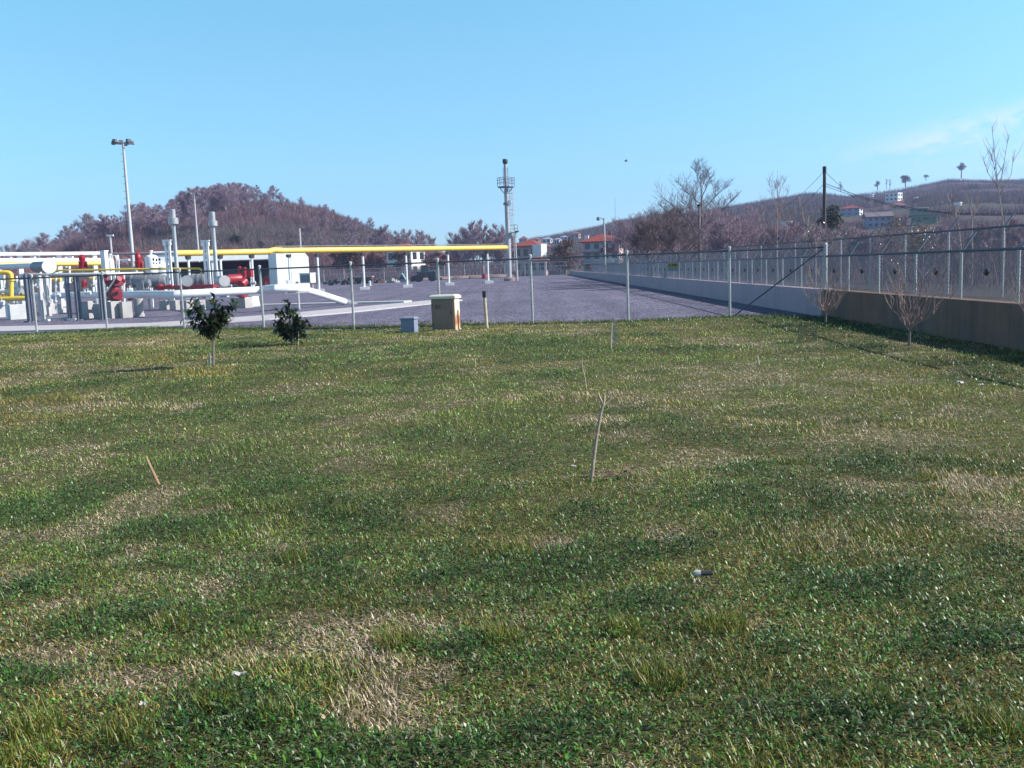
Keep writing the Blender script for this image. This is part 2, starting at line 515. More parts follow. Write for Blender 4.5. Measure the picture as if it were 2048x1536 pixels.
def blades(name, base, az, tilt, L, w0, w1, bend, tint, m, simple=False):
    """many leaf blades as one mesh; az = direction of lean, tilt from vertical"""
    n = len(base)
    h = np.stack([np.cos(az), np.sin(az), np.zeros(n)], 1)
    side = np.stack([-np.sin(az), np.cos(az), np.zeros(n)], 1)
    z = np.array([0, 0, 1.0])
    d1 = h * np.sin(tilt)[:, None] + z * np.cos(tilt)[:, None]
    t2 = tilt + bend
    d2 = h * np.sin(t2)[:, None] + z * np.cos(t2)[:, None]
    if simple:
        V = np.empty((n, 3, 3))
        V[:, 0] = base - side * (w0 / 2)[:, None]; V[:, 1] = base + side * (w0 / 2)[:, None]
        V[:, 2] = base + d1 * L[:, None]
        V = V.reshape(-1, 3)
        loops = np.arange(3 * n); starts = np.arange(0, 3 * n, 3)
        T = np.repeat(tint, 3, 0)
    else:
        mid = base + d1 * (L * .5)[:, None]
        V = np.empty((n, 5, 3))
        V[:, 0] = base - side * (w0 / 2)[:, None]; V[:, 1] = base + side * (w0 / 2)[:, None]
        V[:, 2] = mid + side * (w1 / 2)[:, None]; V[:, 3] = mid - side * (w1 / 2)[:, None]
        V[:, 4] = mid + d2 * (L * .5)[:, None]
        V = V.reshape(-1, 3)
        k = np.arange(n)[:, None] * 5
        loops = (k + np.array([[0, 1, 2, 3, 3, 2, 4]])).ravel()
        starts = (np.arange(n)[:, None] * 7 + np.array([[0, 4]])).ravel()
        T = np.repeat(tint, 5, 0)
    return np_mesh(name, V, loops, starts, T, m)


# ------------------------------------------------------------------ SETTING: terrain, lawn, gravel, path
def grid_mesh(name, X, Y, Z, m):
    h, w = X.shape
    V = np.stack([X, Y, Z], -1).reshape(-1, 3)
    i = np.arange(h * w).reshape(h, w)
    q = np.stack([i[:-1, :-1], i[:-1, 1:], i[1:, 1:], i[1:, :-1]], -1).reshape(-1, 4)
    o = np_mesh(name, V, q.ravel(), np.arange(0, q.size, 4), None, m)
    o.data.polygons.foreach_set('use_smooth', [True] * len(o.data.polygons))
    return o


def arange(*segs):
    out = []
    for a, b, s in segs:
        out += list(np.arange(a, b, s))
    return np.array(out + [segs[-1][1]])


gx = np.array(sorted(set(np.round(np.concatenate([arange((-2200, -400, 90), (-400, -180, 12), (-180, 8, 3.5)), [8.2, 8.32], arange((10, 220, 3.5), (220, 620, 9), (620, 2600, 90))]), 3))))
gy = np.array(sorted(set(np.round(np.concatenate([arange((-300, -20, 40), (-20, 190, 6)), [192, 197], arange((200, 420, 3.5), (420, 960, 9), (960, 3000, 120))]), 3))))
GXs, GYs = np.meshgrid(gx, gy)
TX = GXs + .0225 * np.clip(GYs, -50, 200)
TZ = zterr(TX, GYs)
inside = (GXs < 8.25) & (GYs < 196)
TZ = np.where(inside, np.where(TX > -180, -.5, 0), TZ)
bank = (GXs >= 8.25) & (GYs < 196)
TZ = np.where(bank, .5 + .25 * (fbm(TX / 6, GYs / 6, 4, 3) - .5) * np.clip((TX - xw(GYs) - 1) / 4, 0, 1) + TZ, TZ)
tag(grid_mesh('ground', TX, GYs, TZ, terrain_mat()), 'winter brown hills and fields reaching the horizon', 'ground', kind='structure')

uu = np.linspace(0, 1, 150); vv = np.linspace(0, 1, 150)
U, V_ = np.meshgrid(uu, vv)
XU = -36 + (8.6 + 36) * U
LY = -10 + (yF(XU) + .06 + 10) * V_
LX = -36 + (xw(LY) + .05 + 36) * U
lawn = grid_mesh('lawn', LX, LY, zlawn(LX, LY) - .004, soil_mat())
tag(lawn, 'patchy winter lawn sloping gently to the fence', 'lawn', kind='structure')

gm = gravel_mat()
g = MB()
xs = list(np.linspace(-190, 0, 39)) + list(np.linspace(1, 8.6, 8))
for i in range(len(xs) - 1):
    a, b = xs[i], xs[i + 1]
    last = i == len(xs) - 2
    bt = xw(196) + .1
    def xe(x, far):
        return x if not far else (x if x < 0 else x * bt / 8.6)
    ya, yb = yF(a), yF(b)
    g.add([(a, ya, -.5), (b if not last else xw(yb) + .1, yb, -.5), (b if not last else xw(yb) + .1, yb, 0), (a, ya, 0), (xe(a, 1), 196, 0), (xe(b, 1), 196, 0)],
          [(0, 1, 2, 3), (3, 2, 5, 4)])
tag(part('gravel_yard', g, gm), 'violet grey crushed stone yard behind the fence', 'gravel', kind='structure')

pth = MB()
edge_t = [(-160, 664), (0, 655), (180, 651), (300, 648), (420, 640), (540, 631.5), (700, 617), (860, 602), (925, 599)]
edge_b = [(-160, 674), (0, 665), (180, 660), (300, 655), (420, 647.5), (540, 640), (700, 626), (860, 609), (925, 601.5)]
T = [G(*p) for p in edge_t]; B = [G(*p) for p in edge_b]
B = [Vector((b.x, max(b.y, yF(b.x) + .35), 0)) for b in B]
n = len(T)
pth.add([(p.x, p.y, .05) for p in T] + [(p.x, p.y, .05) for p in B] + [(p.x, p.y, -.1) for p in T] + [(p.x, p.y, -.1) for p in B],
        [(i, n + i, n + i + 1, i + 1) for i in range(n - 1)] + [(n + i, 3 * n + i, 3 * n + i + 1, n + i + 1) for i in range(n - 1)])
tag(part('path', pth, PATHM), 'pale concrete path crossing the gravel before the pipework', 'path', kind='structure')
kb = MB()
a, b = G(505, 612.5), G(808, 605.5)
dv = (b - a).normalized(); nv = Vector((-dv.y, dv.x, 0))
kb.add([(p.x, p.y, z) for z in (.09, -.1) for p in (a, b, b + nv * .9, a + nv * .9)], [(0, 1, 2, 3), (4, 5, 1, 0), (1, 5, 6, 2)])
tag(part('kerb', kb, CONCW), 'thin pale kerb meeting the concrete path at a point', 'kerb', kind='structure')

# ------------------------------------------------------------------ GRASS
gp = [(600, 735, 105, 20), (715, 728, 45, 11), (390, 776, 125, 16), (50, 786, 75, 13), (200, 768, 90, 10), (215, 850, 110, 22), (560, 845, 60, 14), (440, 838, 60, 12),
      (960, 893, 140, 20), (840, 878, 110, 16), (1200, 905, 90, 14), (1180, 1035, 75, 26), (640, 1130, 180, 40), (1560, 1010, 200, 50), (1760, 1180, 200, 50), (1060, 690, 150, 11), (1660, 655, 130, 16),
      (1620, 640, 150, 8), (840, 762, 60, 8), (860, 735, 70, 8), (1110, 752, 70, 10), (330, 1060, 120, 24), (700, 1010, 90, 20), (880, 990, 150, 20), (420, 940, 160, 26), (1900, 640, 60, 30), (1000, 1300, 160, 40), (560, 980, 90, 18),
      (1290, 1220, 110, 36), (1700, 1450, 220, 60), (1100, 1480, 180, 50), (2010, 1120, 40, 14), (1950, 760, 90, 10), (250, 1240, 120, 36), (60, 1180, 80, 24), (1330, 700, 120, 8), (480, 690, 60, 7), (900, 1150, 120, 30)]
tp = [(560, 762, 110, 9), (290, 808, 150, 16), (60, 830, 80, 12), (900, 792, 160, 14), (700, 846, 90, 12), (740, 902, 110, 10), (655, 1022, 60, 20), (600, 1290, 150, 46), (720, 1240, 80, 36), (90, 745, 100, 10), (110, 905, 90, 18),
      (1350, 1090, 110, 36), (1480, 684, 130, 12), (1700, 800, 110, 22), (1310, 1026, 45, 12), (1120, 950, 80, 16), (110, 1310, 100, 30), (850, 1200, 70, 18), (1010, 800, 120, 10), (1170, 840, 70, 12), (650, 700, 60, 8), (300, 690, 90, 8), (170, 880, 70, 10), (1280, 860, 90, 12), (1660, 690, 160, 10), (1850, 860, 160, 30), (980, 740, 60, 8), (30, 700, 40, 12), (1900, 970, 90, 30), (1130, 1090, 70, 20), (1500, 770, 120, 10), (420, 1180, 90, 24), (1640, 900, 100, 22), (1420, 930, 90, 18)]


def patch_field(x, y, lst):
    s = np.zeros(len(x))
    wob = 1 + .7 * (fbm(x * 1.6, y * 1.6, 77, 3) - .5)
    for (cx, cy, rx, ry) in lst:
        p = G(cx, cy); d = p.y
        sx = rx * d / F; sy = max(.12, ry * d * d / (F * EYE))
        q = ((x - p.x) / sx) ** 2 + ((y - p.y) / sy) ** 2
        s = np.maximum(s, np.exp(-(q * wob) ** 1.1))
    return s


def lawn_fields(x, y):
    green = patch_field(x, y, gp)
    tan = patch_field(x, y, tp) * (1 - green)
    n1 = fbm(x * .55, y * .55, 31, 3); n2 = fbm(x * 2.1, y * 2.1, 41, 3)
    n3 = fbm(x * 4.5, y * 4.5, 45, 2)
    green = green * np.clip((n3 - .22) * 3.6, 0, 1)
    gn = fbm(x * .9 + 7, y * 1.3, 48, 3)
    green = np.maximum(green, np.clip((gn - .60) * 7, 0, .8))
    dry = np.clip(.19 + .21 * np.clip((y - 6.5) / 4, -.35, 1) + 1.9 * (n1 - .5) + 2.8 * (n2 - .5) + 1.3 * (n3 - .5) + .8 * tan - 1.1 * green, 0, 1)
    return green, tan, dry


def sample_lawn(n, d0, d1, rho):
    """points with areal density falling with distance"""
    dd = np.linspace(d0, d1, 400); pdf = rho(dd) * (.74 * dd + 2.4); cdf = np.cumsum(pdf); cdf /= cdf[-1]
    d = np.interp(RNG.random(n), cdf, dd)
    x = (RNG.random(n) - .5) * 2 * (.74 * d + 2.4); y = d
    ok = (y < yF(x) + .02) & (x < xw(y) - .02) & (x > -35)
    return x[ok], y[ok]


GREENS = np.array([[.095, .155, .020], [.125, .175, .026], [.165, .175, .032], [.070, .140, .024]])
STRAW = np.array([[.37, .31, .225], [.33, .27, .205], [.42, .365, .30], [.25, .19, .12]])
CLOVER = np.array([[.042, .125, .020], [.070, .170, .026], [.034, .095, .026], [.15, .21, .11]])
GRASSM = attr_mat('grass blades', .42, .24, .4)


def grass(name, x, y, simple, grow, label):
    green, tan, dry = lawn_fields(x, y)
    n = len(x)
    r = RNG.random(n)
    straw = r < (.06 + .78 * dry ** 1.6)
    broad = (~straw) & (RNG.random(n) < (.40 + .45 * green - .22 * np.clip((y - 7) / 4, 0, 1)))
    tint = GREENS[RNG.integers(0, 4, n)]
    tint = np.where(straw[:, None], STRAW[RNG.integers(0, 4, n)], tint)
    clov = broad | ((~straw) & (RNG.random(n) < .85 * green))
    tint = np.where(clov[:, None], CLOVER[RNG.choice(4, n, p=[.36, .3, .24, .10])], tint)
    ol = fbm(x * .3, y * .3, 91, 3)
    olive = np.clip((ol - .36) * 4, 0, 1)[:, None] * (~straw & ~clov)[:, None]
    tint = tint * (1 - olive) + olive * np.array([.19, .16, .036])
    vig_shade = .62 + .95 * fbm(x * 1.5 + 3, y * 1.5, 111, 4) * (1.35 - .5 * green)  # vigour differences plus shadow and highlight contrast put into blade tint
    vig_shade = vig_shade * (.75 + .5 * fbm(x * 6, y * 6, 113, 2))
    pale = (RNG.random(n) < .05) & ~straw  # pale blades carry leaf glints in their colour
    tint = np.where(pale[:, None], np.array([.21, .235, .155]), tint)
    tint = tint * (RNG.uniform(.35, 1.65, n) * (1.02 + .22 * np.clip((y - 5) / 7, 0, 1)) * np.clip(vig_shade, .42, 1.6) * (1 - .34 * green * (~straw)))[:, None] * np.array([1.06, 1.0, .93])
    d = np.maximum(y, 2.0)
    sc = np.maximum(1, d / 7) ** .8
    L = RNG.uniform(.016, .043, n) * (1 + .25 * sc * .5) * grow
    tuft = np.clip((fbm(x * 1.1, y * 1.1, 57, 2) - .62) * 8, 0, 1) * (~broad)
    L = L * (1 + .6 * tuft) * np.where(straw, .8, 1)
    w0 = RNG.uniform(.0022, .0050, n) * sc; w1 = w0 * .85
    L = np.where(broad, RNG.uniform(.010, .026, n) * sc ** .6 * (1 + .4 * green), L)
    w1 = np.where(broad, RNG.uniform(.005, .011, n) * sc, w1)
    tilt = np.clip(np.abs(RNG.normal(.85, .35, n)), .1, 1.5)
    tilt = np.where(straw, np.clip(RNG.normal(1.15, .3, n), .2, 1.52), tilt)
    tilt = np.where(tuft > .4, tilt * .6, tilt)
    az = RNG.uniform(0, 2 * math.pi, n)
    z = zlawn(x, y) + np.where(broad, RNG.uniform(.004, .035, n), 0) * (1 + green)
    base = np.stack([x, y, z], 1)
    o = blades(name, base, az, tilt, L, w0, w1, RNG.uniform(.1, .7, n), tint, GRASSM, simple)
    return tag(o, label, 'grass', kind='stuff')


x, y = sample_lawn(570000, 1.2, 7.5, lambda d: np.where(d < 4, 1, (4 / d) ** 1.2))
grass('grass', x, y, False, 1.0, 'short winter grass mixed with clover and straw, closest part of the lawn')
x, y = sample_lawn(710000, 7.5, 36, lambda d: d ** -1.35)
grass('grass', x, y, False, 1.0, 'patchy green and straw coloured grass spreading to the fence')

# taller tufts
tx, ty = [], []
for (px, py, r, k) in ((75, 1462, .10, 260), (430, 1420, .09, 200), (800, 1290, .10, 260), (1440, 1262, .12, 320), (1320, 1372, .11, 280), (1000, 1285, .09, 200), (1985, 1462, .10, 220), (560, 1440, .09, 160),
                        (1250, 1270, .08, 160), (1030, 1105, .10, 160), (1860, 965, .12, 160), (250, 1480, .12, 200), (1750, 1420, .1, 160), (340, 1250, .1, 120), (690, 1030, .12, 120), (60, 1520, .1, 200), (590, 1120, .1, 120), (1580, 930, .14, 150)):
    c = G(px, py)
    a = RNG.uniform(0, 6.28, k); q = r * np.sqrt(RNG.random(k))
    tx.append(c.x + q * np.cos(a)); ty.append(c.y + q * np.sin(a))
tx = np.concatenate(tx); ty = np.concatenate(ty); n = len(tx)
tcol = np.array([[.18, .20, .03], [.24, .20, .04], [.12, .17, .027]])[RNG.integers(0, 3, n)] * RNG.uniform(.6, 1.3, n)[:, None]
tag(blades('grass_tufts', np.stack([tx, ty, zlawn(tx, ty)], 1), RNG.uniform(0, 6.28, n), np.abs(RNG.normal(.3, .25, n)), RNG.uniform(.05, .12, n), np.full(n, .0035), np.full(n, .003), RNG.uniform(.1, .8, n), tcol, GRASSM),
    'taller yellow green tufts standing out of the mown lawn', 'grass', kind='stuff')

# ------------------------------------------------------------------ FENCES AND WALLS


def chain(mb, A, B, z0, z1, pitch, r):
    """diagonal wires of a chain-link panel from A to B (xy), z0..z1"""
    A = Vector((A[0], A[1])); B = Vector((B[0], B[1])); L = (B - A).length
    e = (B - A) / L; h = z1 - z0
    nn = Vector((-e.y, e.x))
    st = pitch * math.sqrt(2)
    for sgn in (1, -1):
        s0 = -h if sgn > 0 else 0.0
        s1 = L if sgn > 0 else L + h
        k = int((s1 - s0) / st)
        for i in range(k + 1):
            s = s0 + i * st
            ts = [0.0, h]
            if sgn > 0:
                ts = [max(0, -s), min(h, L - s)]
            else:
                ts = [max(0, s - L), min(h, s)]
            if ts[1] - ts[0] < .02: continue
            vs = []
            for t in ts:
                c = A + e * (s + sgn * t)
                for (du, dn) in ((0, r), (r * .87, -r * .5), (-r * .87, -r * .5)):
                    vs.append((c.x + e.x * du * .7 + nn.x * dn, c.y + e.y * du * .7 + nn.y * dn, z0 + t - sgn * du * .7))
            mb.add(vs, [(0, 1, 4, 3), (1, 2, 5, 4), (2, 0, 3, 5)])


def fence_pt(px, py=600):
    v = ray(px, py); t = v.x / v.y
    d = (26.5 + 8.9 * .243) / (1 + .243 * t)
    return Vector((t * d, d, 0))


ff = thing('chain_link_fence', 'galvanised chain link fence of plain posts along the edge of the lawn', 'fence', (0, 28.7, 0))
posts_px = [-215, -70, 73, 214, 369, 528, 708, 881, 1066, 1257, 1460]
fp = [fence_pt(p, 655) for p in posts_px]
corner = Vector((xw(26.6) + .12, 26.55, 0))
tops = []
lean = [0, 0, 0, 0, .02, .015, 0, 0, .01, .0, 0]
for p, ln in zip(fp, lean):
    z = float(zlawn(p.x, p.y))
    m = MB().tube([(p.x, p.y, z - .1), (p.x - ln, p.y, 1.98)], .037, 8)
    m.tube([(p.x - ln, p.y, 1.98), (p.x - ln, p.y, 2.03), (p.x - ln, p.y, 2.05)], [.05, .046, .02], 8)
    part('post', m, GALV, ff, smooth=True)
    tops.append(Vector((p.x - ln, p.y, 1.92)))
m = MB().tube([(corner.x, corner.y, .74), (corner.x, corner.y, 2.0)], .06, 8).tube([(corner.x, corner.y, 2.0), (corner.x, corner.y, 2.04)], [.066, .03], 8)
part('post', m, GALV, ff, smooth=True)
m = MB()
m.tube(tops + [Vector((corner.x, corner.y, 1.92))], .028, 6)
part('top_rail', m, RAILM, ff, smooth=True)
m = MB().tube([fp[-1] + Vector((.1, 0, .06)), Vector((corner.x - .08, corner.y, 1.86))], .021, 6)
part('brace', m, RAILM, ff, smooth=True)
m = MB()
pl = [Vector((p.x, p.y, 0)) for p in fp] + [corner]
for a, b in zip(pl[:-1], pl[1:]):
    chain(m, a, b, .02, 1.90, .055, .0016)
part('wire_mesh', m, MESHW, ff)

# warning sign hung on this fence
a, b = fence_pt(1336), fence_pt(1357)
sg = thing('warning_sign', 'small yellow and grey warning plate hung on the chain link fence', 'sign', (a.x, a.y, 1.4))
zt, zm, zb = P(1346, 526.5, 27.6).z, P(1346, 533.5, 27.6).z, P(1346, 541.5, 27.6).z
cx, cy = (a.x + b.x) / 2, (a.y + b.y) / 2 - .04
rzf = math.atan2(b.y - a.y, b.x - a.x); w = (b - a).length
part('upper_plate', MB().box((cx, cy, (zt + zm) / 2), (w, .006, zt - zm), rzf), SIGNY, sg)
part('lower_plate', MB().box((cx, cy, (zb + zm) / 2 - .002), (w, .006, zm - zb), rzf), SIGNG, sg)
q = MB()
ex = Vector((math.cos(rzf), math.sin(rzf), 0)); c0 = Vector((cx, cy - .006, (zt + zm) / 2))
tc = c0 - ex * w * .33
q.add([tc - ex * .03 + Vector((0, 0, -.03)), tc + ex * .03 + Vector((0, 0, -.03)), tc + Vector((0, 0, .03))], [(0, 1, 2)])
for k in (-1, 1):
    c = c0 + ex * w * .14 + Vector((0, 0, .02 * k))
    q.box(c, (w * .5, .002, .022), rzf)
part('print', q, BLACK, sg)

# low concrete wall, two stretches
def wall(name, label, y0, y1, m, t0=.0):
    w = MB()
    a0, a1 = xw(y0), xw(y1)
    zt = .76
    o = t0
    w.add([(a0 - o, y0, -.5), (a1 - o, y1, -.5), (a1 - o, y1, zt), (a0 - o, y0, zt), (a0 + .3, y0, -.5), (a1 + .3, y1, -.5), (a1 + .3, y1, zt), (a0 + .3, y0, zt)],
          [(0, 1, 2, 3)[::-1], (4, 5, 6, 7), (3, 2, 6, 7)[::-1], (0, 3, 7, 4)[::-1], (1, 5, 6, 2)[::-1]])
    o = part(name, w, m, loc=(a0, y0, 0), bevel=.012)
    return tag(o, label, 'wall')


wall('concrete_wall', 'stained, shade darkened brown retaining wall beside the lawn and its bare peach saplings', -12, 26.35, WALLN)
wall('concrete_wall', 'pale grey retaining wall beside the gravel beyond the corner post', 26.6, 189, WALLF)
tag(part('wall_pilaster', MB().box((xw(26.48) + .1, 26.475, .14), (.34, .235, 1.28)), CONC, loc=(xw(26.48), 26.48, 0), bevel=.01), 'concrete pier where the two wall stretches meet at the corner post', 'pier')


def arm_fence(name, label, xo, y0, y1, step, zbase, ztop, pitch, sensors, armlen=.44, zt_far=None, fine_to=60):
    f = thing(name, label, 'fence', (xw(20) + xo, 20, zbase))
    ys = np.arange(y0, y1 + .1, step)
    proto = None
    for y in ys:
        xx = xw(y) + xo; zt = ztop if zt_far is None else np.interp(y, [y0, 50, y1], [ztop, zt_far, zt_far])
        m = MB().tube([(xx, y, zbase), (xx, y, zt)], .025, 6)
        po = part('post', m, GALV, f, smooth=True)
        m = MB().tube([(xx, y, zt - .02), (xx + armlen * .6, y, zt + armlen * .8)], .024, 5)
        part('arm', m, GALVD, po, smooth=True)
    m = MB(); pts = [(xw(y) + xo, y, ztop if zt_far is None else np.interp(y, [y0, 50, y1], [ztop, zt_far, zt_far])) for y in (y0, 20, 35, 50, 80, y1)]
    m.tube(pts, .029, 6)
    part('top_rail', m, RAILM, f, smooth=True)
    m = MB()
    for k in (.45, .72, .98):
        m.tube([(p[0] + armlen * .6 * k, p[1], p[2] + armlen * .8 * k) for p in pts], .003, 3)
    part('barbed_wire', m, GALVD, f)
    m = MB()
    seg = [y0, 12, 20, 30, 45, fine_to, 90, y1]
    seg = sorted(set(s for s in seg if s <= y1))
    for a, b in zip(seg[:-1], seg[1:]):
        pi = pitch if a < fine_to else pitch * 2
        zz = pts[0][2] if zt_far is None else float(np.interp((a + b) / 2, [y0, 50, y1], [ztop, zt_far, zt_far]))
        chain(m, (xw(a) + xo, a), (xw(b) + xo, b), zbase, zz, pi, .0027 if a < fine_to else .005)
    part('wire_mesh', m, MESHW, f)
    if sensors:
        for y in ys[:-1]:
            yy = y + step / 2
            if 8 < yy < 70:
                xx = xw(yy) + xo
                m = MB().blob((xx - .035, yy, 1.27), (.03, .085, .062), 8, 6, 0).tube([(xx - .03, yy - .12, 1.27), (xx - .03, yy + .12, 1.27)], .01, 5)
                part('sensor', m, BLACK, f, smooth=True)
    return f


arm_fence('angled_arm_fence', 'chain link fence with slanting arms and black sensors standing on the concrete wall', .15, 3.2, 126, 2.15, .75, 1.67, .055, True)
arm_fence('angled_arm_fence', 'taller outer chain link fence with slanting arms behind the wall top fence', 3.3, 2.0, 128, 3.0, .35, 2.10, .06, False, zt_far=2.36, fine_to=45)


def back_fence(label, y, h, off, x0, x1, step, m0):
    f = thing('boundary_fence', label, 'fence', (-20, y, 0))
    x = x0 + off
    while x < x1:
        part('post', MB().tube([(x, y, -.05), (x, y, h)], .075, 5), m0, f)
        x += step
    part('top_rail', MB().tube([(x0 + off, y, h - .15), (x, y, h - .15)], .045, 4), GALVD, f)
    mm = MB(); chain(mm, (x0 + off, y), (x, y), .05, h - .15, .35, .009)
    part('wire_mesh', mm, MESHW, f)


back_fence('tall thin post fence closing the far edge of the gravel', 188, 2.75, 0, -48, 11, 3.95, GALV)
back_fence('shorter thin post fence just beyond the tall far fence', 193, 2.0, 1.9, -48, 11, 4.05, GALVD)

# ------------------------------------------------------------------ LAWN THINGS
def cab(px0, px1, pyb, pyt, d, rz, deep):
    c = P((px0 + px1) / 2, pyb, d); return c


# beige cabinet
d = 27.0
cb = P(893, 667, d); zb = float(zlawn(cb.x, cb.y))
W, D, H = .70, .40, .90
rz = R(-18)
t = thing('utility_cabinet', 'beige utility cabinet with cream cap and rust stained side on the lawn', 'cabinet', (cb.x, cb.y, zb))
part('body', MB().box((cb.x, cb.y, zb + H / 2 - .05), (W, D, H + .1), rz), BEIGE, t, bevel=.012)
ex = Vector((math.cos(rz), math.sin(rz), 0)); ey = Vector((-math.sin(rz), math.cos(rz), 0))
c = cb + ex * (W / 2 + .004)
part('side_panel', MB().box((c.x, c.y, zb + H / 2), (.008, D - .03, H - .02), rz), RUST, t)
m = MB().box((cb.x, cb.y, zb + H + .03), (W + .10, D + .10, .07), rz).box((cb.x, cb.y, zb + H + .085), (W + .10, D + .10, .045), rz, .86, .8)
part('cap', m, BEIGEL, t, bevel=.01)
c = cb - ey * (D / 2 + .006)
part('door', MB().box((c.x, c.y, zb + .45), (W - .07, .012, H - .12), rz), BEIGE, t, bevel=.004)
m = MB().box((cb.x + .42, cb.y + .25, zb + H - .03), (.16, .02, .03), rz)
part('side_bracket', m, GALV, t)
dr_ = [o for o in t.children if o.name.startswith('door')][0]
c = cb - ey * (D / 2 + .02) + ex * (W * .36)
part('lock', MB().box((c.x, c.y, zb + .5), (.03, .02, .10), rz), DARK, dr_, bevel=.004)
q = MB()
for k in range(5):
    c = cb - ey * (D / 2 + .014) - ex * (W * .2); q.box((c.x, c.y, zb + .72 - .022 * k), (.16, .008, .009), rz)
part('vent', q, DARK, dr_)
q = MB()
for k in (-1, 1):
    c = cb - ey * (D / 2 + .016) - ex * (W * .43); q.tube([(c.x, c.y, zb + .45 + .28 * k - .03), (c.x, c.y, zb + .45 + .28 * k + .03)], .009, 6)
part('hinge', q, DARK, dr_)
part('plinth', MB().box((cb.x, cb.y, zb - .01), (W + .06, D + .06, .08), rz), CONC, t, bevel=.01)

# small blue grey box
d = 26.6
cb = P(820, 669, d); zb = float(zlawn(cb.x, cb.y))
rz = R(-16); W, D, H = .40, .30, .37
t = thing('meter_box', 'small blue grey box with sloping lid beside the beige cabinet', 'box', (cb.x, cb.y, zb))
part('body', MB().box((cb.x, cb.y, zb + H / 2 - .05), (W, D, H + .1), rz), GREYBX, t, bevel=.012)
m = MB().box((cb.x, cb.y, zb + H + .012), (W + .05, D + .05, .03), rz).box((cb.x, cb.y, zb + H + .045), (W + .05, D + .05, .035), rz, .8, .75)
part('lid', m, GREYBX, t, bevel=.008)

# marker post
d = 26.9
cb = P(974, 663, d); zb = float(zlawn(cb.x, cb.y))
t = thing('marker_post', 'weathered round timber post with black painted top', 'post', (cb.x, cb.y, zb))
tp_ = P(969, 595, d)
part('shaft', MB().tube([(cb.x, cb.y, zb - .1), (tp_.x, tp_.y, tp_.z)], .05, 10), WOODC, t, smooth=True)
tq = P(968, 582, d)
part('black_top', MB().tube([(tp_.x, tp_.y, tp_.z), (tq.x, tq.y, tq.z)], .058, 10), BLACK, t, smooth=True)


# evergreen saplings with large leaves
LEAFM = attr_mat('glossy evergreen leaves', .30, .15, .6)


def leafy_sapling(label, px, py, Hs, Wd, seed, trunk_free, lean=0.0, nstem=5, nl=11, stake=None):
    rs = np.random.default_rng(seed); rd = random.Random(seed)
    b = G(px, py); zb = float(zlawn(b.x, b.y))
    t = thing('evergreen_sapling', label, 'sapling', (b.x, b.y, zb))
    m = MB(); base = Vector((b.x, b.y, zb))
    tips = []
    fork = base + Vector((lean * .5, 0, trunk_free))
    topz = Hs
    m.tube([base + Vector((0, 0, -.05)), base + Vector((lean * .2, 0, trunk_free * .5)), fork, base + Vector((lean, 0, topz * .62)), base + Vector((lean * 1.2, 0, topz * .9))], [.022, .02, .017, .012, .007], 6)
    tips.append((base + Vector((lean * 1.2, 0, topz * .9)), Vector((0, 0, 1))))
    tips.append((base + Vector((lean, 0, topz * .66)), Vector((0, 0, 1))))
    for k in range(nstem):
        a = 6.283 * k / nstem + rd.uniform(-.4, .4)
        h0 = trunk_free + (topz * .62 - trunk_free) * rd.uniform(0, .9)
        st = base + Vector((lean * h0 / topz, 0, h0))
        rr = Wd * rd.uniform(.20, .52)
        en = st + Vector((math.cos(a) * rr, math.sin(a) * rr, topz * rd.uniform(.1, .3)))
        md = (st + en) / 2 + Vector((0, 0, -.02))
        m.tube([st, md, en], [.010, .008, .005], 5)
        tips.append((en, (en - md).normalized())); tips.append(((md + en) / 2, (en - md).normalized()))
    part('trunk', m, BARK, t, smooth=True)
    bs, az, ti, L = [], [], [], []
    for (p, dr) in tips:
        for k in range(nl):
            a = rd.uniform(0, 6.283)
            q = p - dr * rd.uniform(0, .2) + Vector((rd.gauss(0, .03), rd.gauss(0, .03), rd.gauss(0, .03)))
            bs.append(q); az.append(a); ti.append(rd.uniform(.35, 2.1)); L.append(rd.uniform(.12, .25))
    bs = np.array([list(q - Vector((b.x, b.y, zb))) for q in bs]); n = len(bs)
    col = np.array([[.022, .042, .016], [.032, .056, .021], [.016, .030, .014], [.065, .08, .035]])[rs.integers(0, 4, n)] * rs.uniform(.7, 1.2, n)[:, None]
    col = np.where(rs.random(n)[:, None] < .04, np.array([[.22, .14, .05]]), col)
    L = np.array(L)
    o = blades('leaves', bs, np.array(az), np.array(ti), L, np.full(n, .012), L * .36, rs.uniform(.2, .9, n), col, LEAFM)
    o.parent = t
    return t


leafy_sapling('evergreen sapling on a thin bare stem with a round head of drooping leaves', 427, 735, 1.42, 1.0, 5, .52, .09, 14, 21)
leafy_sapling('evergreen sapling leafy to the ground with a lopsided upright crown', 585, 689, 1.20, 1.0, 9, .05, -.03, 24, 18)
leafy_sapling('evergreen sapling mostly hidden beyond the picture edge', -52, 745, 1.0, .9, 14, .3, 0, 7, 11)

# stakes by the saplings
def stick(name, label, cat, p0, p1, r, m, n=6, extra=None, pts=None):
    p0, p1 = Vector(p0), Vector(p1)
    t = thing(name, label, cat, (p0.x, p0.y, p0.z))
    pp = pts or [p0 - (p1 - p0) * .1, (p0 + p1) / 2, p1]
    part('shaft', MB().tube(pp, [r * 1.1, r, r * .85] if len(pp) == 3 else [r] * len(pp), n), m, t, smooth=True)
    return t


def stake(px0, py0, px1, py1, r, m, label, name='wooden_stake', cat='stake'):
    b = G(px0, py0); b.z = float(zlawn(b.x, b.y))
    top = P(px1, py1, b.y)
    return stick(name, label, cat, b, top, r, m)


